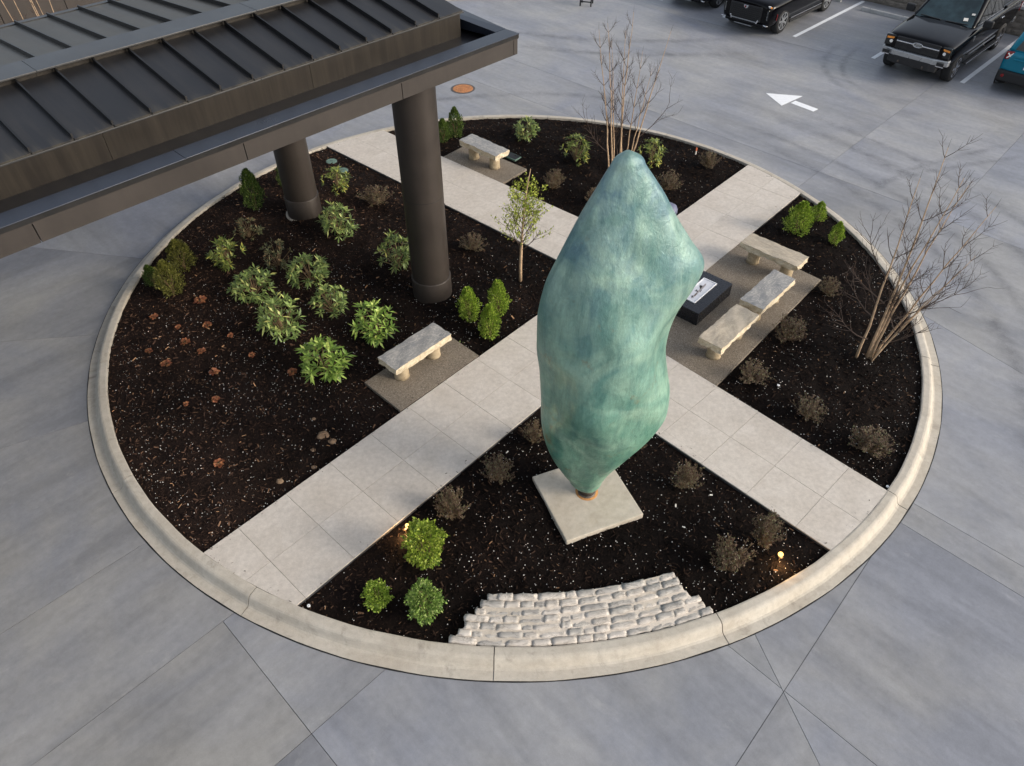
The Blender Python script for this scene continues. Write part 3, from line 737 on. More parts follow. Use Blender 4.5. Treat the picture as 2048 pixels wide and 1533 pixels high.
cbox('eave_end_wall', -.46, -.52, Yl(-.921), Yl(-4.4), 4.38, 4.745, 'eave')
for s0, s1 in ((-.40, -4.2), (-4.205, -8.0), (-8.005, S0)):
    cbox('eave_flashing', s0, s1, Yl(-.825), Yl(-.93), 4.746, 4.764, 'ridge', .003)
# end fascia and rising end coping
cbox('end_fascia', -.002, -.045, Yl(-.045), Yl(T1_), 4.20, 4.435, 'panel')
m = MB(); e0, e1 = -.18, T1_
vs = []
for t, z, w in ((e0 - .115, 4.51, .02), (-2.5, 4.68, .30), (e1, 4.56, .1)):
    vs += [(.016, -t, z + .012), (-.20 - w, -t, z + .012 + w * .12), (.016, -t, 4.438), (-.20 - w, -t, 4.438)]
fs = []
for i in range(2):
    a = 4 * i; fs += [(a, a + 4, a + 5, a + 1), (a + 2, a + 3, a + 7, a + 6), (a, a + 2, a + 6, a + 4), (a + 1, a + 5, a + 7, a + 3)]
fs += [(0, 1, 3, 2), (8, 10, 11, 9)]
m.add(vs, fs).build('end_coping', 'coping', can)
cbox('end_gutter_floor', -.15, -.47, Yl(-.911), Yl(T1_ + .3), 4.35, 4.384, 'gutter')
# roof pans, seams
RZ0, RZ1, TR0, TR1 = 4.785, 5.04, -.835, -2.28
FZ0, FZ1, TF0, TF1 = 5.04, 4.86, -2.64, -5.15
seams = [-.93 - .4815 * i for i in range(32)]
edges = [-.42] + seams
def pan(name, x0, x1, ta, za, tb, zb, m, th=.02):
    mb = MB(); xc = (x0 + x1) / 2; yc = -(ta + tb) / 2; zc = (za + zb) / 2
    vs = [(x0 - xc, -ta - yc, za - zc), (x1 - xc, -ta - yc, za - zc), (x1 - xc, -tb - yc, zb - zc), (x0 - xc, -tb - yc, zb - zc)]
    vs += [(a, b, c - th) for a, b, c in vs]
    mb.add(vs, [(0, 1, 2, 3), (7, 6, 5, 4), (0, 4, 5, 1), (1, 5, 6, 2), (2, 6, 7, 3), (3, 7, 4, 0)])
    return mb.build(name, m, can, loc=(xc, yc, zc))
for i in range(len(edges) - 1):
    pan('roof_pan', edges[i] - .008, edges[i + 1] + .008, TR0, RZ0, TR1, RZ1, 'roof')
    pan('roof_pan', edges[i] - .008, edges[i + 1] + .008, TF0, FZ0, TF1, FZ1, 'roofback')
for s in seams:
    pan('standing_seam', s - .011, s + .011, TR0 - .02, RZ0 + .062, TR1 + .03, RZ1 + .062, 'seam', .085)
    pan('standing_seam', s - .011, s + .011, TF0 - .02, FZ0 + .062, TF1 + .01, FZ1 + .062, 'seam', .085)
rj = [-.38, -3.3, -6.45, -9.5, S0]
for i in range(4):
    cbox('ridge_cap', rj[i], rj[i + 1] + .004, Yl(-2.20), Yl(-2.70), 5.112, 5.135, 'ridge', .004)
    cbox('ridge_step', rj[i], rj[i + 1] + .004, Yl(-2.285), Yl(-2.62), 5.0, 5.111, 'eave')
cbox('rear_eave', -.40, S0, Yl(-5.12), Yl(-5.22), 4.80, 4.875, 'ridge')
cbox('rear_fascia', 0, S0, Yl(T1_), Yl(T1_ - .06), 4.20, 4.55, 'panel')
cbox('deck', -.55, S0, Yl(-.94), Yl(-5.1), 4.66, 4.74, 'seam')
for tx, ty in ((-2.0, -.345), (-1.98, -4.62), (-14.5, -.345), (-14.5, -4.62)):
    c = MB().lathe([(.352, .10), (.352, 4.206)], 48, cap=False).build('column', 'column', can, True, loc=(tx, -ty, 0))
    MB().lathe([(.372, .08), (.372, .60), (.366, .612), (.352, .614)], 48, cap=False).build('column_base', 'column', c, True)
    MB().lathe([(.353, 2.30), (.3545, 2.302), (.3545, 2.306), (.353, 2.308)], 48, cap=False).build('seam_ring', 'seam', c, True)
    MB().lathe([(.42, .05), (.42, .165), (.37, .168)], 32, cap=False).build('footing', 'kerb', c)

# brown building wall and bare stems behind the canopy
bw = empty('brown_building_wall', (.049, .831, 0), CA); tag(bw, 'brown metal-panelled building wall in the far left corner behind the canopy', 'wall')
for i in range(8):
    x0 = 2.6 - i * 1.6
    MB().box((0, 0, 0), (1.585, .1, 6.4)).build('wall_panel', 'brownwall', bw, loc=(x0 - .8, 14.5, 3.2), bevel=.006)
MB().box((0, 0, 0), (13, .3, .1)).build('wall_coping', 'panel', bw, loc=(-3.8, 14.6, 6.45))

# ------------------------------------------------------------------ benches
def rock_slab(L, W, H, rough, seed, nx=28, ny=10, nz=3, under=0.):
    """thick flagstone: flat cleft top, broken split edges"""
    r = random.Random(seed); bm = bmesh.new(); m = MB(); ph = [r.uniform(0, 6.28) for _ in range(8)]
    def edge(u, k): return rough * (math.sin(u * 5 + ph[k]) * .45 + math.sin(u * 17 + ph[k + 1]) * .3 + r.uniform(-.28, .28))
    top = []; rows = []
    def P(i, j, k):
        u = i / nx - .5; v = j / ny - .5; w = k / nz
        x = u * L; y = v * W
        fx = max(0, abs(u) * 2 - .86) / .14; fy = max(0, abs(v) * 2 - .7) / .3
        y += math.copysign(1, v) * edge(u * 2 + w * .9, 0 if v > 0 else 3) * fy * (1 + (1 - w) * .7)
        x += math.copysign(1, u) * edge(v * 2 + w * 1.3, 2 if u > 0 else 4) * fx * (1 + (1 - w) * .7)
        y -= math.copysign(1, v) * (1 - w) * under * fy
        z = w * H
        if k == nz: z += (math.sin(x * 7 + y * 9 + ph[0]) + math.sin(x * 13 - y * 17 + ph[1])) * .0035 - (rough * .35 if (fx > .9 or fy > .9) else 0) * (.5 + .5 * math.sin(x * 31 + y * 37 + ph[5]))
        if k == 0: z += rough * .4 * (math.sin(x * 11 + ph[6]) + math.sin(y * 19 + ph[7]))
        return (x, y, z)
    ids = {}
    for k in range(nz + 1):
        for i in range(nx + 1):
            for j in range(ny + 1):
                if k in (0, nz) or i in (0, nx) or j in (0, ny):
                    ids[i, j, k] = len(m.v); m.v.append(P(i, j, k))
    for i in range(nx):
        for j in range(ny):
            m.f.append((ids[i, j, nz], ids[i + 1, j, nz], ids[i + 1, j + 1, nz], ids[i, j + 1, nz])); m.f.append((ids[i, j + 1, 0], ids[i + 1, j + 1, 0], ids[i + 1, j, 0], ids[i, j, 0]))
    for k in range(nz):
        for i in range(nx):
            m.f.append((ids[i, 0, k], ids[i + 1, 0, k], ids[i + 1, 0, k + 1], ids[i, 0, k + 1])); m.f.append((ids[i + 1, ny, k], ids[i, ny, k], ids[i, ny, k + 1], ids[i + 1, ny, k + 1]))
        for j in range(ny):
            m.f.append((ids[0, j + 1, k], ids[0, j, k], ids[0, j, k + 1], ids[0, j + 1, k + 1])); m.f.append((ids[nx, j, k], ids[nx, j + 1, k], ids[nx, j + 1, k + 1], ids[nx, j, k + 1]))
    return m
def bench(x, y, rz, topm, lab, seed, rough=.02):
    b = empty('stone_bench', (x, y, PZ - .006), rz); tag(b, lab, 'bench', 'stone benches on the aggregate pads')
    me = rock_slab(1.24, .455, .128, rough, seed).mesh('seat', topm)
    me.materials.append(M['split'])
    for p in me.polygons:
        p.material_index = 0 if p.normal.z > .75 else 1
    s = obj('seat', me, b, (0, 0, .334))
    for k in (-1, 1):
        m = MB(); r = random.Random(seed + k); n = 20; pr = []
        for i in range(7):
            z = i / 6 * .345; pr.append((.125 + r.uniform(-.004, .004) + (.008 if i in (0, 6) else 0), z))
        m.lathe(pr, n)
        m.v = [(a * (1 + .03 * math.sin(5 * math.atan2(c, a + 1e-6) + seed)), c * 1.02, z) for a, c, z in m.v]
        m.build('leg', 'leg', b, True, loc=(k * .36, 0, 0))
    return b
bench(-1.68, -2.41, R(47), 'bluestone', 'grey stone bench on the small pad beside the near column and long path', 11, .011)
bench(-.73, 4.88, R(-43), 'bluestone', 'grey stone bench on the small pad by the far left path', 23, .016)
bench(5.13, .44, R(-43), 'tanstone', 'tan stone bench at the far end of the large pad, square to the other two', 31, .016)
bench(4.69, -.84, R(47), 'bluestone', 'blue-grey stone bench in the middle of the large pad', 47, .012)
bench(3.74, -1.89, R(47), 'tanstone', 'tan stone bench on the near end of the large pad facing the black plinth', 59, .012)

# ------------------------------------------------------------------ black plinth with plaque
pl = empty('information_plinth', (3.48, -.655, PZ - .006), R(48)); tag(pl, 'low black plinth with a white framed plaque on the large pad', 'plinth')
MB().box((0, 0, .14), (1.22, .72, .28)).build('plinth_block', 'black', pl, bevel=.006)
fr = MB()
for x, y, a, b in ((0, .135, .80, .022), (0, -.135, .80, .022), (.389, 0, .022, .248), (-.389, 0, .022, .248)): fr.box((x, y, .288), (a, b, .018))
fr.build('plaque_frame', 'plaquew', pl, bevel=.004)
pf = MB().box((0, 0, .282), (.757, .249, .006)).build('plaque_face', 'plaque', pl)
MB().box((-.02, .0, .2862), (.56, .014, .002), R(3)).box((-.03, -.022, .2862), (.5, .006, .002), R(3)).build('drawn_line', 'ink2', pf)
k = MB()
for x, y, a, b, rz in ((.1, .035, .09, .03, .5), (.13, .045, .05, .05, .2), (-.04, .03, .06, .02, .9), (-.06, .03, .02, .06, .3), (-.25, .0, .05, .03, .4), (.0, -.03, .08, .012, .2), (-.16, -.02, .1, .008, .1)): k.box((x, y, .2865), (a, b, .0025), rz)
k.build('drawn_motif', 'ink', pf)

# ------------------------------------------------------------------ bronze sculpture on its base
cb = MB().box((0, 0, .06), (1.2, 1.2, .26)).build('concrete_base', 'plinthcon', loc=(SLABC[0], SLABC[1], .06), bevel=.015); cb.rotation_euler = (0, 0, SLABROT)
tag(cb, 'square pale concrete base slab set in the mulch under the bronze', 'base')
st = empty('bronze_sculpture', (1.036, -5.17, .25)); tag(st, 'tall green patinated bronze abstract form standing on the concrete base', 'sculpture')
MB().lathe([(.105, -.01), (.105, .34)], 24).build('post', 'post', st, True)
MB().lathe([(.165, .0), (.16, .004), (.106, .006)], 24, cap=False).build('rust_ring', 'rust', st, True)
MB().lathe([(.13, .004), (.13, .022), (.106, .023)], 24, cap=False).build('base_plate', 'post', st, True)
# z, right half width, left half width, half depth front, twist(deg)
KEYS = np.array([(.14, .05, .05, .05, 0), (.17, .15, .15, .15, 0), (.36, .21, .30, .23, 0), (.70, .33, .47, .34, -2), (1.1, .52, .62, .47, -3), (1.5, .74, .70, .57, -3), (1.95, .86, .72, .61, -2), (2.4, .80, .76, .60, 0), (2.85, .72, .80, .56, 2),
    (3.3, .78, .80, .51, 4), (3.7, .93, .74, .46, 6), (3.95, .97, .66, .42, 7), (4.2, .80, .57, .36, 8), (4.55, .56, .43, .27, 9), (4.85, .37, .29, .19, 10), (5.08, .20, .17, .12, 10), (5.20, .11, .095, .07, 10), (5.24, .03, .03, .03, 10)])
def interp(z):
    out = []
    zk = KEYS[:, 0]; i = int(np.clip(np.searchsorted(zk, z) - 1, 0, len(zk) - 2)); h = zk[i + 1] - zk[i]; t = (z - zk[i]) / h
    for c in range(1, 5):
        yk = KEYS[:, c]; m_ = np.gradient(yk, zk); s_ = (yk[i + 1] - yk[i]) / h
        m0, m1 = [np.clip(q_, -3 * abs(s_), 3 * abs(s_)) for q_ in (m_[i], m_[i + 1])]
        out.append((2 * t ** 3 - 3 * t ** 2 + 1) * yk[i] + (t ** 3 - 2 * t ** 2 + t) * h * m0 + (-2 * t ** 3 + 3 * t ** 2) * yk[i + 1] + (t ** 3 - t ** 2) * h * m1)
    return out
NA = 180
zz = np.concatenate([np.linspace(.14, .5, 18), np.linspace(.52, 4.9, 170), np.linspace(4.92, 5.24, 22)])
dent = np.random.default_rng(21); DT = np.stack([dent.random(160) * 2 * np.pi, dent.uniform(.4, 5, 160), dent.uniform(.06, .2, 160), dent.normal(0, .012, 160)], -1)
vs = []
for z in zz:
    a, a2, b, tw = interp(z)
    tw = math.radians(tw); env = math.sin(math.pi * min(1, max(0, (z - .1) / 5.15))) ** .7
    for j in range(NA):
        th = 2 * math.pi * j / NA
        c, s = math.cos(th), math.sin(th)
        # lens-like section with two blunt side edges; rolling folds sweep up each face
        e = 1.85; rad = (abs(c) ** e + abs(s) ** e) ** (-1 / e)
        fold = .10 * math.sin(2 * th + z * 1.5 + .4) * abs(s) + .07 * math.sin(3 * th - z * 2.3) * abs(s) + .04 * math.sin(4 * th + z * 3.4 + 2) * abs(s)
        d_ = 0.
        k = rad * (1 + fold * env)
        x, y = (a if c > 0 else a2) * c * k, b * s * k
        vs.append((x * math.cos(tw) - y * math.sin(tw), x * math.sin(tw) + y * math.cos(tw), z))
P_ = np.array(vs); TH = np.tile(2 * np.pi * np.arange(NA) / NA, len(zz)); RR = np.hypot(P_[:, 0], P_[:, 1]) + 1e-6
push = np.zeros(len(P_))
for t_, z_, r_, d_ in DT:                             # hammered dents and swellings
    da = (TH - t_ + np.pi) % (2 * np.pi) - np.pi
    push += d_ * np.exp(-((da * .6) ** 2 + ((P_[:, 2] - z_) * .7) ** 2) / r_ ** 2)
fac = 1 + push / RR * np.clip(RR / .3, 0, 1)
P_[:, 0] *= fac; P_[:, 1] *= fac; vs = [tuple(q_) for q_ in P_]
n = len(zz)
fs = [(i * NA + j, i * NA + (j + 1) % NA, (i + 1) * NA + (j + 1) % NA, (i + 1) * NA + j) for i in range(n - 1) for j in range(NA)] + [tuple(range(NA - 1, -1, -1)), tuple((n - 1) * NA + j for j in range(NA))]
MB().add(vs, fs).build('bronze_form', 'patina', st, True)

# ------------------------------------------------------------------ whitewashed cobble apron
ap = empty('cobble_apron', (0, 0, 0)); tag(ap, 'whitewashed cobblestone apron laid in courses inside the near kerb', 'stonework')
rows = 7; rb = RI - .012; rh = .094
L0, L1 = (-96.6, -92.6), (-70.4, -72.6)
apz = lambda r: PZ - .012 + (RI - r) * .14
mo = MB(); vs = []
for i in range(25):
    for k in range(rows + 1):
        t = k / rows; a0 = L0[0] + (L0[1] - L0[0]) * t; a1 = L1[0] + (L1[1] - L1[0]) * t
        a = R(a0 + .25 + (a1 - a0 - .5) * i / 24); r = rb - .01 - (rows * rh - .02) * t; vs.append((r * math.cos(a), r * math.sin(a), apz(r)))
mo.add(vs, [(i * (rows + 1) + k, (i + 1) * (rows + 1) + k, (i + 1) * (rows + 1) + k + 1, i * (rows + 1) + k + 1) for i in range(24) for k in range(rows)])
mo.build('mortar_bed', 'mortar', ap)
rs = random.Random(5)
for k in range(rows):
    t = (k + .5) / rows; a = L0[0] + (L0[1] - L0[0]) * k / rows + rs.uniform(-.5, .5); a1 = L1[0] + (L1[1] - L1[0]) * k / rows + rs.uniform(-.5, .5)
    r0 = rb - rh * k; r1 = r0 - rh
    while a < a1 - .5:
        w = rs.choice((.14, .18, .2, .25, .25, .32, .36)); da = math.degrees(w / r0)
        if a + da > a1 - 1.0: da = a1 - a
        b0, b1 = R(a) + .0006, R(a + da) - .0006; am = (b0 + b1) / 2; rm = (r0 + r1) / 2
        L = (b1 - b0) * rm; Wd = rh - .009 + rs.uniform(-.005, .003); hgt = .05 + rs.uniform(-.010, .012)
        # a rounded stone: grid top, pillowed
        m = MB(); nx, ny = 6, 3; ids = {}
        p1, p2 = rs.uniform(0, 6), rs.uniform(0, 6)
        for i in range(nx + 1):
            for j in range(ny + 1):
                u, v = i / nx - .5, j / ny - .5
                ed = max(abs(u) * 2 * (1 if abs(u) > .49 else .7), abs(v) * 2)
                wob = .005 * math.sin(u * 9 + p1 + j) + .004 * math.sin(v * 8 + p2 + i) + rs.uniform(-.003, .003)
                x = u * L * (1 - (.05 if abs(v) > .49 else 0)) + wob * .6; y = v * Wd + wob
                z = hgt - (.007 if (abs(u) > .49 or abs(v) > .49) else 0) + .003 * math.sin(u * 13 + v * 11 + p1) + rs.uniform(-.0025, .0025)
                ids[i, j] = len(m.v); m.v.append((x, y, z))
        ring = [(i, 0) for i in range(nx)] + [(nx, j) for j in range(ny)] + [(i, ny) for i in range(nx, 0, -1)] + [(0, j) for j in range(ny, 0, -1)]
        low = {}
        for i, j in ring:
            x, y, z = m.v[ids[i, j]]; low[i, j] = len(m.v); m.v.append((x * 1.01, y * 1.02, -.03))
        for i in range(nx):
            for j in range(ny): m.f.append((ids[i, j], ids[i + 1, j], ids[i + 1, j + 1], ids[i, j + 1]))
        for q_ in range(len(ring)):
            p_, s_ = ring[q_], ring[(q_ + 1) % len(ring)]; m.f.append((ids[p_], low[p_], low[s_], ids[s_]))
        o = m.build('cobblestone', 'cobble' if rs.random() < .55 else 'cobble2', ap, True, loc=(rm * math.cos(am), rm * math.sin(am), apz(rm) - .038 + rs.uniform(-.004, .004)))
        o.rotation_euler = (-.12, 0, am + math.pi / 2 + rs.uniform(-.012, .012))
        a += da

# ------------------------------------------------------------------ garden lights and small ground fittings
def lamp(x, y, aim, lab, power, rz):
    z = mzf(x, y); l = empty('garden_spotlight', (x, y, z), rz); tag(l, lab, 'spotlight', 'lit garden spotlights')
    MB().tube([(0, 0, -.05), (0, 0, .10)], .009, 8).build('stake', 'lampmetal', l)
    d = Vector(aim).normalized(); c = Vector((0, 0, .13))
    MB().tube([c - d * .05, c - d * .03, c + d * .05, c + d * .06], [.02, .034, .038, .038], 14).build('housing', 'lampmetal', l, True)
    MB().tube([c + d * .0605, c + d * .064], .034, 14).build('lens', 'glow', l)
    sp = bpy.data.lights.new('lamp_beam', 'SPOT'); sp.energy = power; sp.color = (1, .66, .32); sp.spot_size = R(52); sp.spot_blend = .6; sp.shadow_soft_size = .03
    so_ = bpy.data.objects.new('lamp_beam', sp); so_.location = c + d * .075; so_.rotation_euler = d.to_track_quat('-Z', 'Y').to_euler(); lnk(so_, l)
    pt = bpy.data.lights.new('lamp_spill', 'POINT'); pt.energy = power * .65; pt.color = (1, .6, .25); pt.shadow_soft_size = .03
    po = bpy.data.objects.new('lamp_spill', pt); po.location = Vector((-d.x * .02, -.09, .075)); lnk(po, l)
lamp(3.55, -6.25, (-.35, -.25, .9), 'lit garden spotlight in the mulch near the right-hand path end', 6, 0)
lamp(-1.53, -5.78, (.55, -.05, .75), 'lit garden spotlight beside the largest round boxwood', 6, 0)
def disc(name, x, y, r, m, lab, cat, z=None, h=.03):
    e = empty(name, (x, y, z if z is not None else mzf(x, y))); tag(e, lab, cat)
    MB().lathe([(r, -.02), (r, h * .8), (r * .94, h), (.01, h)], 24).build('lid', m, e)
    MB().lathe([(r * 1.12, -.02), (r * 1.12, h * .6), (r * 1.02, h * .62), (r * 1.02, -.02)], 24, cap=False).build('collar', 'plastic' if m != 'plaquew' else 'lampmetal', e)
    MB().box((0, 0, h), (r * .5, r * .12, .006)).build('grip', 'plastic', e)
disc('valve_cover', -4.51, 4.95, .135, 'greenlid', 'round green irrigation lid in the mulch near the far column', 'lid')
disc('valve_cover', -4.14, 4.45, .125, 'greenlid', 'round green irrigation lid half hidden by a rhododendron', 'lid')
disc('sprinkler_head', 4.40, -2.98, .022, 'plaquew', 'small white sprinkler cap at the corner of the large pad', 'sprinkler')
disc('sprinkler_head', 5.50, -5.00, .022, 'plaquew', 'small white sprinkler cap at the kerb end of the right-hand path', 'sprinkler')
disc('sprinkler_head', -2.66, -6.90, .022, 'plaquew', 'small white sprinkler cap at the kerb end of the near left path', 'sprinkler')
vb = empty('valve_box', (-.02, 5.17, mzf(-.02, 5.17)), R(-43)); tag(vb, 'dark rectangular valve box lid behind the far left bench', 'valve box')
MB().box((0, 0, .01), (.36, .24, .05)).build('frame', 'greenlid', vb, bevel=.008); MB().box((0, 0, .037), (.32, .20, .006)).build('lid', 'plastic', vb)
sk = empty('marker_stake', (4.55, 5.29, mzf(4.55, 5.29))); tag(sk, 'short orange-topped marker stake in the far mulch bed', 'stake')
MB().tube([(0, 0, -.05), (0, 0, .17)], .018, 8).build('stake', 'litter', sk); MB().tube([(0, 0, .1), (0, 0, .175)], .0195, 8).build('orange_sleeve', 'orange', sk)
m = MB(); m.lathe([(.26, -.04), (.255, .05), (.22, .12), (.15, .165), (.06, .18), (.005, .182)], 24)
m.v = [(x * (1 + .05 * math.sin(3 * math.atan2(y, x))), y * .85, z) for x, y, z in m.v]
o = m.build('smooth_boulder', 'bluegrey', None, True, loc=(3.40, 2.62, .16)); tag(o, 'smooth rounded blue-grey boulder in the mulch behind the bronze', 'boulder')
for i, (x, y, s, lab) in enumerate(((-3.02, -4.02, .17, 'largest tan rock in the mulch along the long path'), (-2.86, -4.12, .12, 'tan rock nearest the long path edge'), (-3.05, -4.62, .09, 'small tan rock in the mulch at the left of the long path'), (-3.22, -3.7, .07, 'small tan rock farthest from the kerb on the left bed'), (-3.5, -4.9, .10, 'flat tan rock in the mulch nearest the kerb'), (-3.12, -4.3, .08, 'small brown rock between the larger tan rocks'))):
    m = MB(); m.lathe([(.35 * s, -.3 * s), (.6 * s, 0), (.5 * s, .22 * s), (.25 * s, .33 * s), (.02 * s, .35 * s)], 10)
    r = random.Random(i + 3); m.v = [(x_ * r.uniform(.8, 1.2), y_ * r.uniform(.7, 1.0), z_ * r.uniform(.85, 1.1)) for x_, y_, z_ in m.v]
    o = m.build('rock', 'rock', None, loc=(x, y, mzf(x, y) - .012)); tag(o, lab, 'rock', 'tan rocks in the left bed')
for i, (x, y, lab) in enumerate(((2.86, -5.16, 'small white tag lying in the mulch right of the bronze'), (2.30, -5.38, 'white scrap below the brown shrub right of the bronze'), (2.35, -5.75, 'torn pale scrap lying in the mulch near the base slab'), (-.12, -4.35, 'white scrap lying by the long path behind the bronze'), (-3.68, 1.22, 'white scrap at the foot of the rhododendron by the far column'))):
    o = MB().box((0, 0, 0), (.045 + .01 * (i % 2), .018, .006), .4 * i, None).build('scrap', 'litter', None, loc=(x, y, mzf(x, y) + .02)); o.rotation_euler = (.2, .1, i); tag(o, lab, 'litter')

# ------------------------------------------------------------------ foliage
def leaves(c, d, L, W, m, name, fold=.25, roll=None, droop=0.):
    """folded leaves: centres c (n,3) at their stalk end, directions d (n,3), length L (n), width W (n)"""
    n = len(c); d = d / np.linalg.norm(d, axis=1)[:, None]
    up = np.tile(np.array([0, 0, 1.]), (n, 1)); s = np.cross(d, up); ln = np.linalg.norm(s, axis=1)[:, None]
    s = np.where(ln < .05, np.array([[1., 0, 0]]), s / np.maximum(ln, .05)); nn = np.cross(s, d)
    a = (rng.normal(0, .5, n) if roll is None else rng.normal(0, roll, n))[:, None]
    s2 = s * np.cos(a) + nn * np.sin(a); n2 = -s * np.sin(a) + nn * np.cos(a)
    L = L[:, None]; W = W[:, None]
    dr = np.array([[0, 0, -1.]]) * droop * L
    v = np.stack([c, c + d * L * .5 + s2 * W / 2 + n2 * W * fold + dr * .3, c + d * L * .5 - s2 * W / 2 + n2 * W * fold + dr * .3, c + d * L + dr, c + d * L * .55 + dr * .3], 1).reshape(-1, 3)
    b = (np.arange(n) * 5)[:, None]
    f = np.concatenate([b + np.array([[0, 1, 4]]), b + np.array([[0, 4, 2]]), b + np.array([[1, 3, 4]]), b + np.array([[4, 3, 2]])], 0)
    return mesh_np(name, v, f, m)
def sph(n):
    v = rng.normal(size=(n, 3)); return v / np.linalg.norm(v, axis=1)[:, None]
def bush_mesh(kind, m, name):
    """unit bush, radius .5, height 1"""
    N = 2600 if kind != 'fine' else 2800
    if kind == 'cone':      # upright egg to a point
        h = rng.random(N) ** .9; prof = np.sin(np.pi * np.clip(h * .80 + .17, 0, 1)) ** .75 * (1 - .35 * h)
    elif kind == 'fine':
        h = rng.random(N); prof = np.sin(np.pi * np.clip(h * .78 + .18, 0, 1)) ** .65 * (1 - .28 * h)
    else:                   # ball
        h = rng.beta(1.4, 1.4, N); prof = np.sqrt(np.clip(1 - (2 * h - 1) ** 2, 0.02, 1)) * 1.0
    prof = prof / prof.max()
    th = rng.random(N) * 2 * np.pi
    ck = np.stack([rng.random(90) * 2 * np.pi, rng.random(90)], -1)
    da = np.abs((th[:, None] - ck[None, :, 0] + np.pi) % (2 * np.pi) - np.pi) * .5; dh = np.abs(h[:, None] - ck[None, :, 1])
    dc = np.sqrt(np.min(da ** 2 + dh ** 2, 1))
    lump = 1.18 - 3.6 * np.clip(dc, 0, .13) + .0 * h
    lump = lump + .10 * np.sin(3 * th + 7 * h) + .08 * np.sin(5 * th - 11 * h + 1)
    depth = 1 - .5 * rng.random(N) ** 2.2
    r = .47 * prof * lump * depth
    c = np.stack([r * np.cos(th), r * np.sin(th), .04 + .93 * h], -1)
    out = np.stack([np.cos(th), np.sin(th), (h - .35) * 1.6], -1) + sph(N) * .75
    if kind in ('cone', 'fine'): out[:, 2] += .7
    sz = (.072 if kind == 'ball' else .08) * rng.uniform(.55, 1.3, N)
    return leaves(c, out, sz, sz * (.62 if kind == 'ball' else .5), m, name)
def stem_mesh(k, name, m='stem'):
    mb = MB(); r = random.Random(k)
    for i in range(5):
        a = r.uniform(0, 6.28); mb.tube([(.02 * math.cos(a), .02 * math.sin(a), -.06), (.06 * math.cos(a), .06 * math.sin(a), .2), (.22 * math.cos(a), .22 * math.sin(a), .62)], [.028, .02, .008], 5)
    return mb.mesh(name, m)
stemA = stem_mesh(1, 'stem')
bushes = {('cone', 'dark'): 'lf_dark', ('cone', 'olive'): 'lf_olive', ('fine', 'bright'): 'lf_bright', ('ball', 'lime'): 'lf_lime', ('ball', 'box'): 'lf_box', ('ball', 'bright'): 'lf_bright', ('cone', 'bright'): 'lf_bright'}
BM = {k: bush_mesh(k[0], v, 'foliage') for k, v in bushes.items()}
def plant(name, x, y, w, h, parts, lab, cat, group, rz=None, dz=0.):
    e = empty(name, (x, y, mzf(x, y) - .01 + dz), rz if rz is not None else random.uniform(0, 6.28)); tag(e, lab, cat, group)
    for nm, me in parts: obj(nm, me, e, scale=(w, w, h))
    return e
EV = [(-1.52, 6.34, .45, .75, 'cone', 'dark', 'cone-shaped evergreen shrub at the far kerb behind the far left bench'),
 (-1.81, 6.06, .40, .58, 'cone', 'dark', 'small evergreen shrub half hidden behind the near column'),
 (-5.8, 2.74, .50, .92, 'cone', 'dark', 'tall pointed dark evergreen shrub left of the far column'),
 (-5.35, 3.73, .36, .60, 'cone', 'dark', 'evergreen shrub half hidden behind the far column'),
 (-6.64, .41, .54, .66, 'cone', 'olive', 'olive evergreen shrub by the left kerb, upper one of the pair'),
 (-6.58, -.39, .53, .72, 'cone', 'olive', 'brownish olive evergreen shrub by the left kerb, lower one of the pair'),
 (-7.08, -.08, .32, .45, 'cone', 'dark', 'small dark evergreen shrub touching the left kerb'),
 (-.84, -1.14, .41, .67, 'fine', 'bright', 'bright green shrub right of the near column, leftmost of three'),
 (-.30, -.95, .40, .70, 'fine', 'bright', 'bright green pointed shrub right of the near column, farthest of three'),
 (-.45, -1.59, .38, .70, 'fine', 'bright', 'bright green shrub nearest the long path, front one of three'),
 (6.06, 1.78, .58, .70, 'cone', 'bright', 'largest bright green shrub in the right-hand bed by the kerb'),
 (6.66, 2.28, .35, .44, 'cone', 'bright', 'small bright green shrub tucked against the far right kerb'),
 (6.74, 1.36, .32, .50, 'cone', 'bright', 'small upright bright green shrub between the kerb and the tan bench'),
 (-1.19, -6.27, .51, .80, 'ball', 'lime', 'largest yellow-green round boxwood in the near bed beside a spotlight'),
 (-1.76, -6.87, .32, .46, 'ball', 'bright', 'smallest bright green round boxwood in the near bed'),
 (-1.14, -7.02, .41, .68, 'ball', 'box', 'grey-green round boxwood nearest the cobble apron')]
for x, y, w, h, k, c, lab in EV:
    plant('evergreen_shrub' if k != 'ball' else 'boxwood_shrub', x, y, w * (1.1 if k == 'ball' else 1.0), h * 1.02, (('foliage', BM[k, c]), ('stem', stemA)), lab, 'shrub', 'clipped evergreen shrubs in the beds')
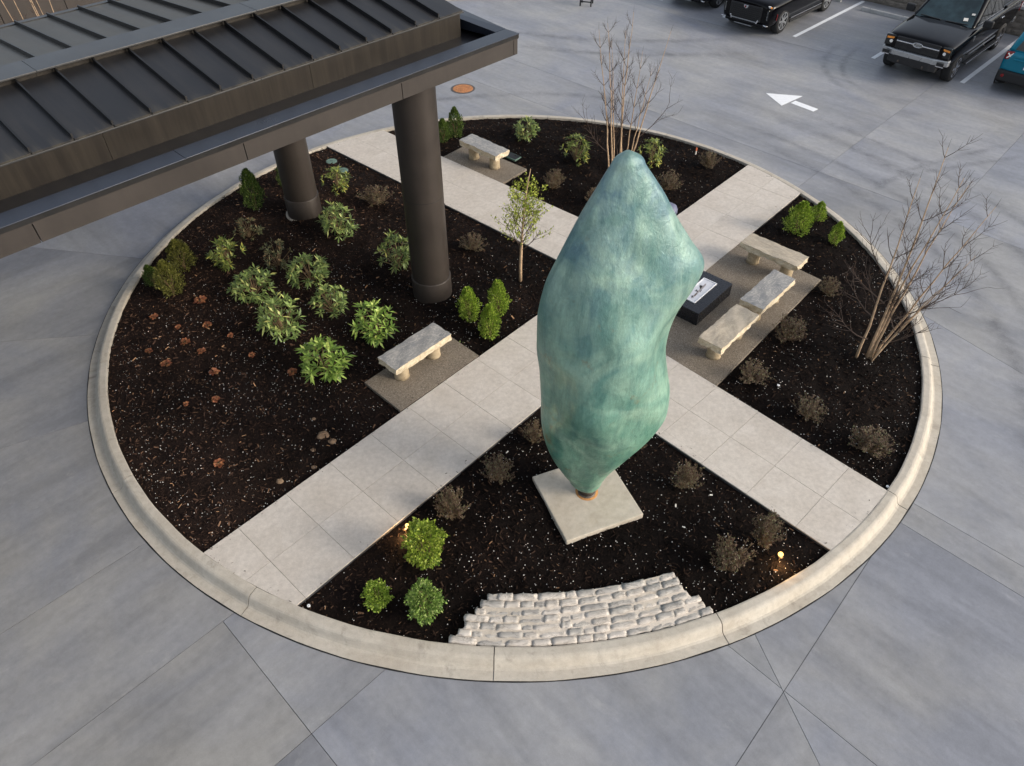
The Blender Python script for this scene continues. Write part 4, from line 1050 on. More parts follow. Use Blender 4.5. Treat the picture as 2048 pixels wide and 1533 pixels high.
# rhododendrons
def rhodo_mesh(seed, m, nw=56, L=.195, ragged=.42):
    r = np.random.default_rng(seed); C, D, LL, WW = [], [], [], []; st = MB()
    for i in range(nw):
        th = r.random() * 2 * np.pi; el = math.asin(r.uniform(-.75, 1)); rad = .40 * r.uniform(.72, 1 + ragged)
        p = np.array([rad * math.cos(el) * math.cos(th), rad * math.cos(el) * math.sin(th), .42 + .44 * math.sin(el) * r.uniform(.8, 1 + ragged * .5)])
        ax = p - np.array([0, 0, .30]); ax /= np.linalg.norm(ax); ax[2] += .5; ax /= np.linalg.norm(ax)
        s = np.cross(ax, [.3, .2, .9]); s /= np.linalg.norm(s); t = np.cross(ax, s); k = r.integers(6, 10)
        for j in range(k):
            a = 2 * np.pi * j / k + r.random() * .5; tilt = r.uniform(.15, 1.0)
            C.append(p + ax * r.uniform(-.03, .02)); D.append(s * math.cos(a) + t * math.sin(a) + ax * tilt); LL.append(L * 1.12 * r.uniform(.6, 1.2)); WW.append(L * r.uniform(.24, .33))
        if i % 2 == 0: st.tube([(0, 0, -.05), tuple(p * np.array([.45, .45, .5])), tuple(p)], [.012, .009, .006], 4)
    return leaves(np.array(C), np.array(D), np.array(LL), np.array(WW), m, 'foliage', .15, .3, .04), st.mesh('branches', 'stem')
RM = {'g': [rhodo_mesh(1, 'lf_rhodo'), rhodo_mesh(2, 'lf_rhodo', 50)], 'b': [rhodo_mesh(3, 'lf_rhodob', 46, .22, .32)], 'y': [rhodo_mesh(4, 'lf_rhody', 44, .19, .45)], 'd': [rhodo_mesh(5, 'lf_rhodod', 34, .15, .35)]}
RH = [(.32, 6.04, .57, .60, 'g', 'rhododendron in the far bed closest to the far kerb'),
 (1.51, 4.84, .67, .68, 'y', 'rhododendron left of the tall bare multi-stem tree'),
 (3.35, 4.78, .60, .66, 'y', 'yellowish rhododendron right of the tall bare multi-stem tree'),
 (-4.09, 3.49, .59, .56, 'y', 'yellow-stemmed rhododendron beside the green irrigation lids'),
 (-3.73, 1.65, .71, .73, 'g', 'rhododendron against the foot of the far column'),
 (-5.63, 1.59, .60, .47, 'd', 'thin brownish rhododendron below the tall pointed evergreen'),
 (-5.74, .53, .63, .64, 'y', 'yellow-green rhododendron nearest the olive evergreens'),
 (-4.77, .52, .60, .63, 'd', 'dull green rhododendron in the middle of the left bed, beside the brownish one'),
 (-4.0, -.03, .73, .58, 'g', 'broad domed rhododendron in the centre of the left bed'),
 (-2.34, .43, .66, .80, 'g', 'dark rhododendron partly hidden by the near column'),
 (-5.01, -.43, .76, .52, 'g', 'low wide rhododendron above the orange plants'),
 (-3.4, -.97, .63, .60, 'g', 'dark rounded rhododendron between the domed one and the near bench'),
 (-4.19, -1.55, .76, .80, 'g', 'largest tall rhododendron at the edge of the orange plants'),
 (-2.52, -1.61, .73, .66, 'b', 'rhododendron just behind the near left bench'),
 (-3.25, -2.56, .80, .62, 'b', 'brightest large-leaved rhododendron left of the near bench')]
for i, (x, y, w, h, k, lab) in enumerate(RH):
    fm, sm = RM[k][i % len(RM[k])]
    plant('rhododendron', x, y, w * .94, h * 1.0, (('foliage', fm), ('branches', sm)), lab, 'shrub', 'rhododendrons in the beds')
# dormant brown shrubs
def twiggy(seed, n=44):
    r = random.Random(seed); st = MB(); C, D = [], []
    for i in range(n):
        a = r.uniform(0, 6.28); el = r.uniform(.25, 1.3); L = r.uniform(.42, .62); p = Vector((0, 0, 0)); d = Vector((math.cos(a) * math.cos(el), math.sin(a) * math.cos(el), math.sin(el) * 1.2)); pts = [p.copy()]
        for k in range(5):
            p = p + d * L / 4.2; d = (d + Vector((r.uniform(-.25, .25), r.uniform(-.25, .25), r.uniform(-.05, .3)))).normalized(); pts.append(p.copy())
            if k > 0:
                for _ in range(3):
                    e = (d + Vector((r.uniform(-1, 1), r.uniform(-1, 1), r.uniform(-.4, .8)))).normalized(); q_ = p + e * r.uniform(.06, .14)
                    st.tube([p, q_], [.004, .002], 3, False)
                    for _ in range(5): C.append(q_ + Vector((r.uniform(-.02, .02), r.uniform(-.02, .02), r.uniform(-.02, .02)))); D.append((r.uniform(-1, 1), r.uniform(-1, 1), r.uniform(-.2, 1)))
        st.tube(pts, [.009, .007, .006, .005, .004, .003], 4, False)
    C = np.array([tuple(c) for c in C]); D = np.array(D); s = rng.uniform(.03, .058, len(C))
    return leaves(C, D, s, s * .6, 'lf_brown', 'foliage'), st.mesh('branches', 'stem')
TW = [twiggy(1), twiggy(2, 36), twiggy(3, 52)]
SH = [(-3.11, 2.96, .63, .42, 'low wide brown dormant shrub behind the near column on its left'),
 (-.86, 1.06, .52, .36, 'brown dormant shrub between the near column and the small leafy tree'),
 (.95, 3.63, .46, .43, 'brown dormant shrub beside the pad of the far left bench'),
 (1.80, 2.92, .40, .40, 'brown dormant shrub close behind the top of the bronze on its left'),
 (3.62, 3.57, .55, .45, 'brown dormant shrub right of the bronze in the far bed'),
 (4.69, 4.58, .46, .42, 'brown dormant shrub near the far right kerb beside the marker stake'),
 (.29, -4.18, .34, .45, 'reddish brown dormant shrub half hidden behind the bronze on its left'),
 (-.25, -4.88, .46, .46, 'brown dormant shrub left of the concrete base, closest to it'),
 (-.89, -5.49, .43, .49, 'brown dormant shrub between the base and the largest boxwood'),
 (1.78, -4.31, .34, .36, 'brown dormant shrub half hidden behind the bronze on its right'),
 (2.47, -5.04, .40, .53, 'brown dormant shrub right of the concrete base'),
 (3.39, -5.96, .40, .60, 'tall brown dormant shrub touching the right-hand path near a spotlight'),
 (2.83, -6.37, .47, .58, 'brown dormant shrub above the cobble apron'),
 (6.07, -.36, .43, .38, 'brown dormant shrub at the outer corner of the large pad'),
 (4.91, -1.68, .52, .50, 'brown dormant shrub behind the middle bench of the large pad'),
 (4.0, -2.73, .49, .36, 'brown dormant shrub at the near corner of the large pad'),
 (4.71, -3.62, .49, .38, 'brown dormant shrub halfway along the right-hand path'),
 (5.43, -4.33, .55, .44, 'brown dormant shrub nearest the kerb in the right-hand bed')]
for i, (x, y, w, h, lab) in enumerate(SH):
    plant('dormant_shrub', x, y, w * 1.0, h * 1.25, (('foliage', TW[i % 3][0]), ('branches', TW[i % 3][1])), lab, 'shrub', 'brown dormant shrubs in the beds')
# orange perennials
def tuft(seed):
    r = np.random.default_rng(seed); n = 46; th = r.random(n) * 6.28; rad = .42 * np.sqrt(r.random(n))
    C = np.stack([rad * np.cos(th) * .7, rad * np.sin(th) * .7, .10 + .45 * (1 - rad * 2) * r.random(n) + .05], -1)
    D = np.stack([np.cos(th), np.sin(th), r.uniform(.0, .7, n)], -1) + r.normal(0, .35, (n, 3)); s = r.uniform(.2, .36, n)
    st = MB()
    for i in range(0, n, 2): st.tube([(0, 0, -.08), tuple(C[i])], [.02, .012], 3, False)
    return leaves(C, D, s, s * .85, 'lf_orange', 'leaves', .2), st.mesh('stalks', 'stem')
TF = [tuft(1), tuft(2), tuft(3)]
OT = [(-5.98, -.68, .27, 'largest orange leafy plant below the olive evergreens'), (-6.69, -1.13, .17, 'orange leafy plant nearest the left kerb, upper one'), (-6.13, -1.46, .13, 'tiny red-orange plant in the upper left of the patch'), (-5.61, -1.41, .18, 'round orange plant right of the tiny red-orange one'), (-5.11, -1.70, .14, 'thin brown-orange plant beside the largest tall rhododendron'), (-5.86, -1.89, .19, 'bushy orange plant at the centre of the patch'), (-6.43, -2.10, .14, 'small orange plant nearest the left kerb, lower one'), (-5.51, -2.09, .16, 'yellow-orange plant right of the bushy central one'), (-4.60, -2.20, .14, 'orange plant midway to the brightest rhododendron'), (-5.99, -2.46, .19, 'dull red-orange plant at the lower left of the patch'), (-5.13, -2.64, .19, 'red-orange plant at the lower middle of the patch'), (-3.79, -2.64, .19, 'red-orange plant touching the brightest rhododendron'), (-4.91, -3.27, .16, 'upright orange plant below the middle of the patch'), (-5.36, -3.39, .11, 'tiny withered olive plant below the patch'), (-4.44, -4.66, .19, 'lone orange plant nearest the long path and kerb'), (-1.28, -6.72, .09, 'tiny orange plant between the round boxwoods')]
for i, (x, y, w, lab) in enumerate(OT):
    plant('orange_perennial', x, y, w * .92, w * .8, (('leaves', TF[i % 3][0]), ('stalks', TF[i % 3][1])), lab, 'plant', 'small orange perennials in the mulch', dz=.012)
for i, (x, y, lab) in enumerate(((-1.05, -1.85, 'fallen green sprig beside the bright green shrubs'), (-2.06, -2.02, 'fallen green sprig between bench and rhododendron'))):
    c = np.array([[.03 * j - .12, .01 * math.sin(j), .02] for j in range(9)]); d = np.stack([np.full(9, .6), np.where(np.arange(9) % 2, 1., -1.), np.full(9, .3)], -1)
    e = obj('fallen_sprig', leaves(c, d, np.full(9, .06), np.full(9, .03), 'lf_box', 'sprig'), None, (x, y, mzf(x, y) + .01), .6 + i); tag(e, lab, 'sprig')

# ------------------------------------------------------------------ trees
def stem_path(a, b, r, n=9, bend=.06):
    a, b = Vector(a), Vector(b); o1 = Vector((r.uniform(-1, 1), r.uniform(-1, 1), 0)) * bend; pts = []
    for i in range(n + 1):
        t = i / n; h = t ** .8
        p = Vector((a.x + (b.x - a.x) * t ** 1.15, a.y + (b.y - a.y) * t ** 1.15, a.z + (b.z - a.z) * t)) + o1 * math.sin(math.pi * t) + Vector((r.uniform(-1, 1), r.uniform(-1, 1), 0)) * .012
        pts.append(p)
    return pts
def grow(mb, p, d, L, r0, depth, r, up=.35, tips=None, seg=6, curl=.10):
    pts = [p.copy()]; q_ = p.copy(); d = d.normalized()
    for k in range(seg):
        q_ = q_ + d * L / seg; d = (d + Vector((r.uniform(-curl, curl), r.uniform(-curl, curl), up * .35))).normalized(); pts.append(q_.copy())
        if depth > 0 and k > 0:
            s = d.cross(Vector((r.uniform(-1, 1), r.uniform(-1, 1), r.uniform(-.3, 1)))).normalized()
            for sg in (-1, 1):
                if r.random() < .72: grow(mb, q_, d * .9 + s * sg * .62, L * r.uniform(.3, .52), r0 * .5, depth - 1, r, up, tips, 3, curl)
    mb.tube(pts, [r0 * (1 - .7 * i / seg) for i in range(seg + 1)], 4 if r0 < .005 else 5, False)
    if tips is not None: tips += [(pts[-1], d.copy())]
def bare_tree(x, y, stems, lab, seed, side=(.3, .55), gap=(.2, .3), extra=()):
    r = random.Random(seed); e = empty('bare_tree', (x, y, mzf(x, y) - .02)); tag(e, lab, 'tree')
    tw = MB()
    for a, b, rad in stems:
        pts = stem_path((*a, -.05), b, r); n = len(pts) - 1
        tr = MB(); tr.tube(pts, [rad * (1 - .86 * (i / n) ** .9) for i in range(n + 1)], 7); tr.build('trunk', 'bark', e, True)
        H = b[2]; z = H * r.uniform(.3, .42); flip = r.uniform(0, 3.1)
        while z < H * .98:
            t = z / H * n; i = min(n - 1, int(t)); p = pts[i].lerp(pts[i + 1], t - i); dd = (pts[i + 1] - pts[i]).normalized()
            f = 1 - z / H
            for sg in (0, math.pi):
                if r.random() < .86:
                    o = Vector((math.cos(flip + sg), math.sin(flip + sg), r.uniform(.6, 1.15)))
                    grow(tw, p, o + dd * .3, r.uniform(*side) * (.45 + .75 * f), .0088 * (.6 + .6 * f), 1 if (f < .45 or seed == 5) else 2, r, .4)
            flip += 1.57 + r.uniform(-.4, .4); z += r.uniform(*gap)
        grow(tw, pts[-1], dd, .14, .003, 0, r, .5)
    for a, d, L in extra: grow(tw, Vector(a), Vector(d), L, .011, 2, r, .3, None, 7, .22)
    tw.build('branches', 'twig', e)['kind'] = 'stuff'
    return e
bare_tree(2.40, 4.36, [((-.12, 0), (-.62, .15, 3.2), .022), ((-.03, .05), (-.45, .05, 3.35), .022), ((.02, .1), (-.30, .3, 2.9), .018), ((.16, .16), (.08, .1, 3.55), .024), ((.22, .12), (.0, .35, 3.1), .02), ((.28, .2), (.40, .3, 2.7), .018), ((.40, .25), (.95, .35, 3.1), .022), ((.34, .18), (.62, .1, 2.4), .018)],
          'tall bare multi-stem tree in the far bed behind the bronze', 5, (.36, .6), (.34, .48), (((-.2, .05, .5), (-.9, .2, .6), 1.0), ((.5, .3, .7), (.9, .1, .7), 1.1), ((.1, .1, .3), (-.3, .3, .8), .7)))
bare_tree(6.05, -2.27, [((-.08, 0), (-.02, .55, 3.15), .026), ((.10, .02), (.22, .6, 3.6), .028), ((.13, .03), (.50, .35, 3.25), .026), ((.16, .0), (.72, .5, 3.05), .026), ((.18, .0), (1.02, .15, 2.9), .024), ((.17, -.03), (.95, -.1, 2.2), .02), ((.15, -.05), (.62, -.3, 2.0), .018)],
          'bare multi-stem tree leaning over the right-hand kerb', 9, (.5, .85), (.38, .54), (((-.05, .0, .45), (-1., .1, .25), .75), ((.2, 0, .35), (1., -.1, .3), .7), ((0, .1, .8), (-.9, .3, .6), .9), ((.05, .15, 1.1), (-.8, .4, .5), .8), ((.3, .1, .8), (1., .0, .5), 1.1), ((0, .25, 1.5), (-.7, .2, .7), .8)))
# stems behind the canopy
bt = Vector((.049, .831)) + Vector((math.cos(CA), math.sin(CA))) * -3.7 + Vector((-math.sin(CA), math.cos(CA))) * 12.0
bare_tree(bt.x, bt.y, [((0, 0), (-.5, .1, 4.9), .02), ((.1, .05), (-.2, .2, 5.0), .02), ((.2, .0), (.1, -.1, 5.1), .02), ((-.1, .1), (-.9, .1, 4.9), .018), ((.3, .1), (.5, .1, 5.0), .02), ((.15, .15), (-.05, .3, 4.8), .016)],
          'pale bare stems rising behind the canopy roof in the far left corner', 14, (.2, .4), (.5, .7))
# small leafy tree
def leafy_tree(x, y):
    r = random.Random(3); e = empty('leafy_tree', (x, y, mzf(x, y) - .02)); tag(e, 'small young tree in fresh leaf left of the bronze', 'tree')
    pts = [Vector((0, 0, -.05)), Vector((.0, .01, .4)), Vector((.01, 0, .78)), Vector((.03, .02, 1.2)), Vector((.06, .03, 1.7)), Vector((.12, .06, 2.15)), Vector((.16, .08, 2.38))]
    MB().tube(pts, [.036, .031, .028, .02, .013, .009, .006], 8).build('trunk', 'bark', e, True)
    tw = MB(); tips = []
    for i in range(26):
        z = .74 + 1.05 * (i / 26) ** 1.1; t = min(len(pts) - 2, max(j for j in range(len(pts)) if pts[j].z <= z)); p = pts[t].lerp(pts[t + 1], (z - pts[t].z) / (pts[t + 1].z - pts[t].z))
        a = i * 2.4 + r.uniform(-.3, .3); L = (.62 - .25 * (i / 26)) * r.uniform(.75, 1.1)
        grow(tw, p, Vector((math.cos(a), math.sin(a), r.uniform(.7, 1.3))), L, .010 - .004 * i / 26, 2, r, .45, tips, 5)
    tw.build('branches', 'twig', e)
    C, D = [], []
    for p, d in tips:
        for _ in range(3):
            C.append(tuple(p - d * r.uniform(0, .14) + Vector((r.uniform(-.02, .02), r.uniform(-.02, .02), r.uniform(-.02, .02))))); D.append((d.x + r.uniform(-.9, .9), d.y + r.uniform(-.9, .9), d.z + r.uniform(-.5, .7)))
    s = rng.uniform(.028, .052, len(C))
    obj('crown', leaves(np.array(C), np.array(D), s, s * .65, 'lf_spring', 'crown'), e)
leafy_tree(.12, .0)

# ------------------------------------------------------------------ block wall, fence, wheel stops, chair
WD = Vector((3.54, -3.46)).normalized(); w0 = Vector((13.31, 17.96)) - WD * 5.0; wr = math.atan2(WD.y, WD.x)
wall = empty('block_wall', (w0.x, w0.y, 0), wr); tag(wall, 'low grey split-face block wall with pale cap behind the parking stalls', 'wall')
bmeshes = []
for k in range(4):
    m = MB(); r = random.Random(k); L, H = .392, .192; nx, ny = 4, 3; ids = {}
    for i in range(nx + 1):
        for j in range(ny + 1):
            ed = i in (0, nx) or j in (0, ny); ids[i, j] = len(m.v); m.v.append(((i / nx - .5) * L, -.1 - (0 if ed else r.uniform(.008, .03)), (j / ny - .5) * H))
    for i in range(nx):
        for j in range(ny): m.f.append((ids[i, j], ids[i + 1, j], ids[i + 1, j + 1], ids[i, j + 1]))
    b0 = len(m.v); m.v += [(-L / 2, .1, -H / 2), (L / 2, .1, -H / 2), (L / 2, .1, H / 2), (-L / 2, .1, H / 2)]
    m.f += [(b0 + 3, b0 + 2, b0 + 1, b0), tuple([ids[i, 0] for i in range(nx, -1, -1)] + [b0, b0 + 1]), tuple([ids[i, ny] for i in range(nx + 1)] + [b0 + 2, b0 + 3]), tuple([ids[0, j] for j in range(ny + 1)] + [b0 + 3, b0]), tuple([ids[nx, j] for j in range(ny, -1, -1)] + [b0 + 1, b0 + 2])]
    bmeshes.append(m.mesh('block', 'block'))
for row in range(4):
    for i in range(38):
        obj('block', bmeshes[random.randrange(4)], wall, (i * .4 + (.2 if row % 2 else 0), 0, .1 + row * .2))
MB().box((7.4, .02, .40), (15.3, .16, .78)).build('mortar_core', 'mortar', wall)
for i in range(25): MB().box((0, 0, 0), (.605, .30, .09)).build('cap_stone', 'cap', wall, loc=(i * .61, -.01, .846), bevel=.012)
fn = empty('metal_fence', (w0.x, w0.y, .89), wr); tag(fn, 'black metal picket fence on top of the block wall', 'fence')
pk = MB().box((0, 0, .5), (.02, .02, 1.0)).mesh('picket', 'blackmetal')
for i in range(60): obj('picket', pk, fn, (8.2 + i * .11, .02, 0))
for z in (.12, .9): MB().box((0, 0, 0), (6.7, .03, .035)).build('rail', 'blackmetal', fn, loc=(11.4, .02, z))
for k, lab in ((0, 'pale concrete wheel stop in the empty stall'), (1, 'pale concrete wheel stop behind the black pickup'), (-1, 'pale concrete wheel stop behind the black grilled SUV'), (2, 'pale concrete wheel stop beyond the teal car')):
    c = Vector((13.42, 16.14)) + UP * 2.77 * k + UX * (0.35 if k else 0)
    e = empty('wheel_stop', (c.x, c.y, 0), wr); tag(e, lab, 'wheel stop', 'concrete wheel stops at the stalls')
    m = MB(); m.prism([(-.07, 0), (.07, 0), (.05, .10), (.03, .12), (-.03, .12), (-.05, .10)], -.9, .9)
    m.v = [(z, x, y + .001) for x, y, z in m.v]; m.build('stop_block', 'wstop', e, bevel=.006)
    for sx in (-.6, .6): MB().lathe([(.018, .11), (.018, .124), (.004, .126)], 8, (sx, 0, 0)).build('pin', 'post', e)
ch = empty('black_chair', (2.73, 17.4, 0), R(-14)); tag(ch, 'black metal chair at the top edge of the far lot', 'chair')
for sx in (-.2, .2):
    for sy in (-.2, .2): MB().box((0, 0, .22), (.045, .045, .44)).build('leg', 'blackmetal', ch, loc=(sx, sy, 0))
MB().box((0, 0, .45), (.48, .48, .05)).build('seat', 'blackmetal', ch, bevel=.01)
MB().box((0, .22, .72), (.48, .04, .5)).build('backrest', 'blackmetal', ch, bevel=.01)
MB().box((0, -.2, .15), (.4, .02, .035)).box((0, .2, .15), (.4, .02, .035)).build('stretcher', 'blackmetal', ch)

# ------------------------------------------------------------------ vehicles
def sec(w, z0, zs, zt, tw, crown=.03):
    return [(0, z0), (w * .86, z0), (w * .96, z0 + .08), (w * .995, z0 + (zs - z0) * .45), (w, zs), (w * .975, zs + (zt - zs) * .55), (tw, zt), (tw * .5, zt + crown * .8), (0, zt + crown)]
def loft(st):
    m = MB(); rings = []
    for x, pts in st:
        full = [(x, y, z) for y, z in pts] + [(x, -y, z) for y, z in pts[-2:0:-1]]
        rings.append(full)
    k = len(rings[0])
    for r_ in rings: m.v += r_
    for i in range(len(rings) - 1):
        for j in range(k): m.f.append((i * k + j, i * k + (j + 1) % k, (i + 1) * k + (j + 1) % k, (i + 1) * k + j))
    m.f += [tuple(range(k)), tuple((len(rings) - 1) * k + j for j in reversed(range(k)))]
    return m
def apply_mods(o):
    dg = bpy.context.evaluated_depsgraph_get(); me = bpy.data.meshes.new_from_object(o.evaluated_get(dg)); o.modifiers.clear(); old = o.data; o.data = me
def quadpt(Q, u, v):
    a, b, c, d = [Vector(q_) for q_ in Q]; return a.lerp(b, u).lerp(d.lerp(c, u), v)
def onface(Q, uv, off=.008, th=.012):
    a, b, c, d = [Vector(q_) for q_ in Q]; n = (b - a).cross(d - a).normalized(); pts = [quadpt(Q, u, v) for u, v in uv]; k = len(pts)
    m = MB(); m.add([p + n * off for p in pts] + [p - n * th for p in pts], [tuple(range(k)), tuple(range(2 * k - 1, k - 1, -1))] + [(i, i + k, (i + 1) % k + k, (i + 1) % k) for i in range(k)])
    return m
WH = {}
def wheel_meshes(r, w, rimm, spokes):
    key = (r, w, rimm, spokes)
    if key in WH: return WH[key]
    t = MB().lathe([(r * .68, -w / 2), (r * .72, -w / 2 - .005), (r * .93, -w / 2), (r * .985, -w / 2 + .03), (r, -w * .2), (r, w * .2), (r * .985, w / 2 - .03), (r * .93, w / 2), (r * .72, w / 2 + .005), (r * .68, w / 2)], 36, axis='Y', cap=False)
    tm = t.mesh('tyre', 'rubber', True)
    b = MB().lathe([(r * .70, -w / 2 + .01), (r * .70, w / 2 - .005), (r * .64, w / 2), (r * .62, w / 2 - .05), (.001, w / 2 - .06)], 36, axis='Y', cap=False)
    bmesh_ = b.mesh('rim', 'plastic' if rimm != 'chrome' else 'post', True)
    s = MB()
    for i in range(spokes):
        a = 2 * math.pi * i / spokes
        for off in (-.09, .09):
            c = Vector((math.cos(a + off) * r * .38, w / 2 - .012, math.sin(a + off) * r * .38)); s.box(c, (r * .56, .03, r * .07), rot=Matrix.Rotation(-(a + off * .3), 3, 'Y'))
    s.lathe([(r * .16, w / 2 - .04), (r * .16, w / 2 + .006), (.001, w / 2 + .01)], 14, axis='Y')
    s.lathe([(r * .66, w / 2 - .02), (r * .685, w / 2 + .004), (r * .62, w / 2 + .002)], 36, axis='Y', cap=False)
    WH[key] = (tm, bmesh_, s.mesh('spokes', rimm)); return WH[key]
def wheel(root, x, y, r, w, rimm, spokes):
    tm, bm_, sm = wheel_meshes(r, w, rimm, spokes); o = obj('wheel', tm, root, (x, y, r), math.pi if y < 0 else 0)
    obj('rim', bm_, o); obj('spokes', sm, o)
def body(root, st, axles, r, halfw, m):
    b = loft(st).build('body', m, root, True)
    s = b.modifiers.new('sub', 'SUBSURF'); s.levels = 2; s.render_levels = 2
    cut = MB()
    for ax in axles:
        for sg in (-1, 1): cut.lathe([(r * 1.17, sg * halfw * .62), (r * 1.17, sg * halfw * 1.3)], 28, (ax, 0, r * 1.02), 'Y')
    c = cut.build('cutter', m); bo = b.modifiers.new('bool', 'BOOLEAN'); bo.object = c; bo.operation = 'DIFFERENCE'; bo.solver = 'EXACT'
    apply_mods(b); bpy.data.objects.remove(c)
    for p in b.data.polygons: p.use_smooth = True
    try: b.data.set_sharp_from_angle(angle=R(38))
    except Exception: pass
    m_ = MB().box(((axles[0] + axles[1]) / 2, 0, .42), (abs(axles[0] - axles[1]) + .9, halfw * 1.2, .3)); m_.build('underbody', 'plastic', root)
    return b
def cabin(root, x0, x1, X0, X1, w, W, zb, zt, m, wind, side, rear, glass='glassdk', wg='glass'):
    """frustum from bottom x0..x1 half width w to top X0..X1 half width W"""
    mb = MB(); vs = [(x0, w, zb), (x0, -w, zb), (x1, -w, zb), (x1, w, zb), (X0, W, zt), (X0, -W, zt), (X1, -W, zt), (X1, W, zt)]
    mb.add(vs, [(0, 1, 2, 3), (7, 6, 5, 4), (0, 4, 5, 1), (1, 5, 6, 2), (2, 6, 7, 3), (3, 7, 4, 0)])
    c = mb.build('cabin', m, root, True, bevel=.075, seg=4)
    Qf = (vs[1], vs[0], vs[4], vs[5]); Ql = (vs[0], vs[3], vs[7], vs[4]); Qr = (vs[2], vs[1], vs[5], vs[6]); Qb = (vs[3], vs[2], vs[6], vs[7])
    onface(Qf, wind).build('windscreen', wg, root, bevel=.004)
    for q_ in side:
        onface(Ql, q_).build('side_window', glass, root); onface(Qr, [(1 - u, v) for u, v in q_][::-1]).build('side_window', glass, root)
    onface(Qb, rear).build('rear_window', glass, root)
    return Qf, Ql, Qr, Qb
def text(s, size, m, parent, mtx, shear=.3):
    cu = bpy.data.curves.new('lettering', 'FONT'); cu.body = s; cu.size = size; cu.extrude = .003; cu.align_x = 'CENTER'; cu.align_y = 'CENTER'; cu.shear = shear
    o = bpy.data.objects.new('lettering', cu); COL.objects.link(o); dg = bpy.context.evaluated_depsgraph_get(); dg.update()
    me = bpy.data.meshes.new_from_object(o.evaluated_get(dg)); bpy.data.objects.remove(o); me.materials.clear(); me.materials.append(M[m])
    t = obj('lettering', me, parent); t.matrix_local = mtx; return t
FRONT = Matrix(((0, 0, 1, 0), (1, 0, 0, 0), (0, 1, 0, 0), (0, 0, 0, 1)))     # text facing +x
HD = math.atan2(-.7133, -.7009)
# --- pickup
tk = empty('pickup_truck', (13.84, 12.36, 0), HD); tag(tk, 'black pickup truck with chrome bumper parked facing the island', 'pickup')
st_ = [(2.90, sec(.86, .66, 1.0, 1.10, .74)), (2.86, sec(.93, .60, 1.02, 1.17, .80)), (2.74, sec(.99, .55, 1.04, 1.21, .84)), (2.2, sec(1.01, .52, 1.08, 1.26, .88, .05)), (1.5, sec(1.01, .50, 1.12, 1.31, .90, .06)), (1.25, sec(1.01, .48, 1.14, 1.34, .92, .03)), (.2, sec(1.01, .48, 1.16, 1.35, .93, .02)), (-1.1, sec(1.01, .48, 1.16, 1.36, .93, .02)), (-1.2, sec(1.01, .50, 1.18, 1.38, .94, .0)), (-2.8, sec(1.01, .55, 1.18, 1.38, .94, .0)), (-2.92, sec(.98, .60, 1.15, 1.34, .90, .0))]
body(tk, st_, (1.98, -1.70), .405, 1.01, 'paintblk')
Qf, Ql, Qr, Qb = cabin(tk, 1.42, -1.16, .45, -1.02, .92, .74, 1.30, 1.95, 'paintblk', [(.05, .04), (.95, .04), (.93, .93), (.07, .93)], [[(.10, .14), (.50, .14), (.50, .86), (.14, .86)], [(.53, .14), (.93, .14), (.93, .86), (.53, .86)]], [(.1, .1), (.9, .1), (.9, .85), (.1, .85)], 'glassdk')
for Q in (Ql, Qr):
    u = (lambda a: a) if Q is Ql else (lambda a: 1 - a)
    onface(Q, [(u(.08), .09), (u(.95), .09), (u(.95), .12), (u(.08), .12)] if Q is Ql else [(u(.95), .09), (u(.08), .09), (u(.08), .12), (u(.95), .12)], .014).build('window_trim', 'chrome', tk)
MB().box((0, 0, 0), (1.55, 1.62, .03)).build('bed_floor', 'plastic', tk, loc=(-2.0, 0, 1.375))
for s in (-1, 1): MB().box((0, 0, 0), (1.66, .09, .06)).build('bed_rail', 'plastic', tk, loc=(-2.02, s * .92, 1.385), bevel=.015)
gr = MB().box((0, 0, 0), (.05, 1.26, .34)).build('grille', 'plastic', tk, loc=(2.885, 0, .98), bevel=.02)
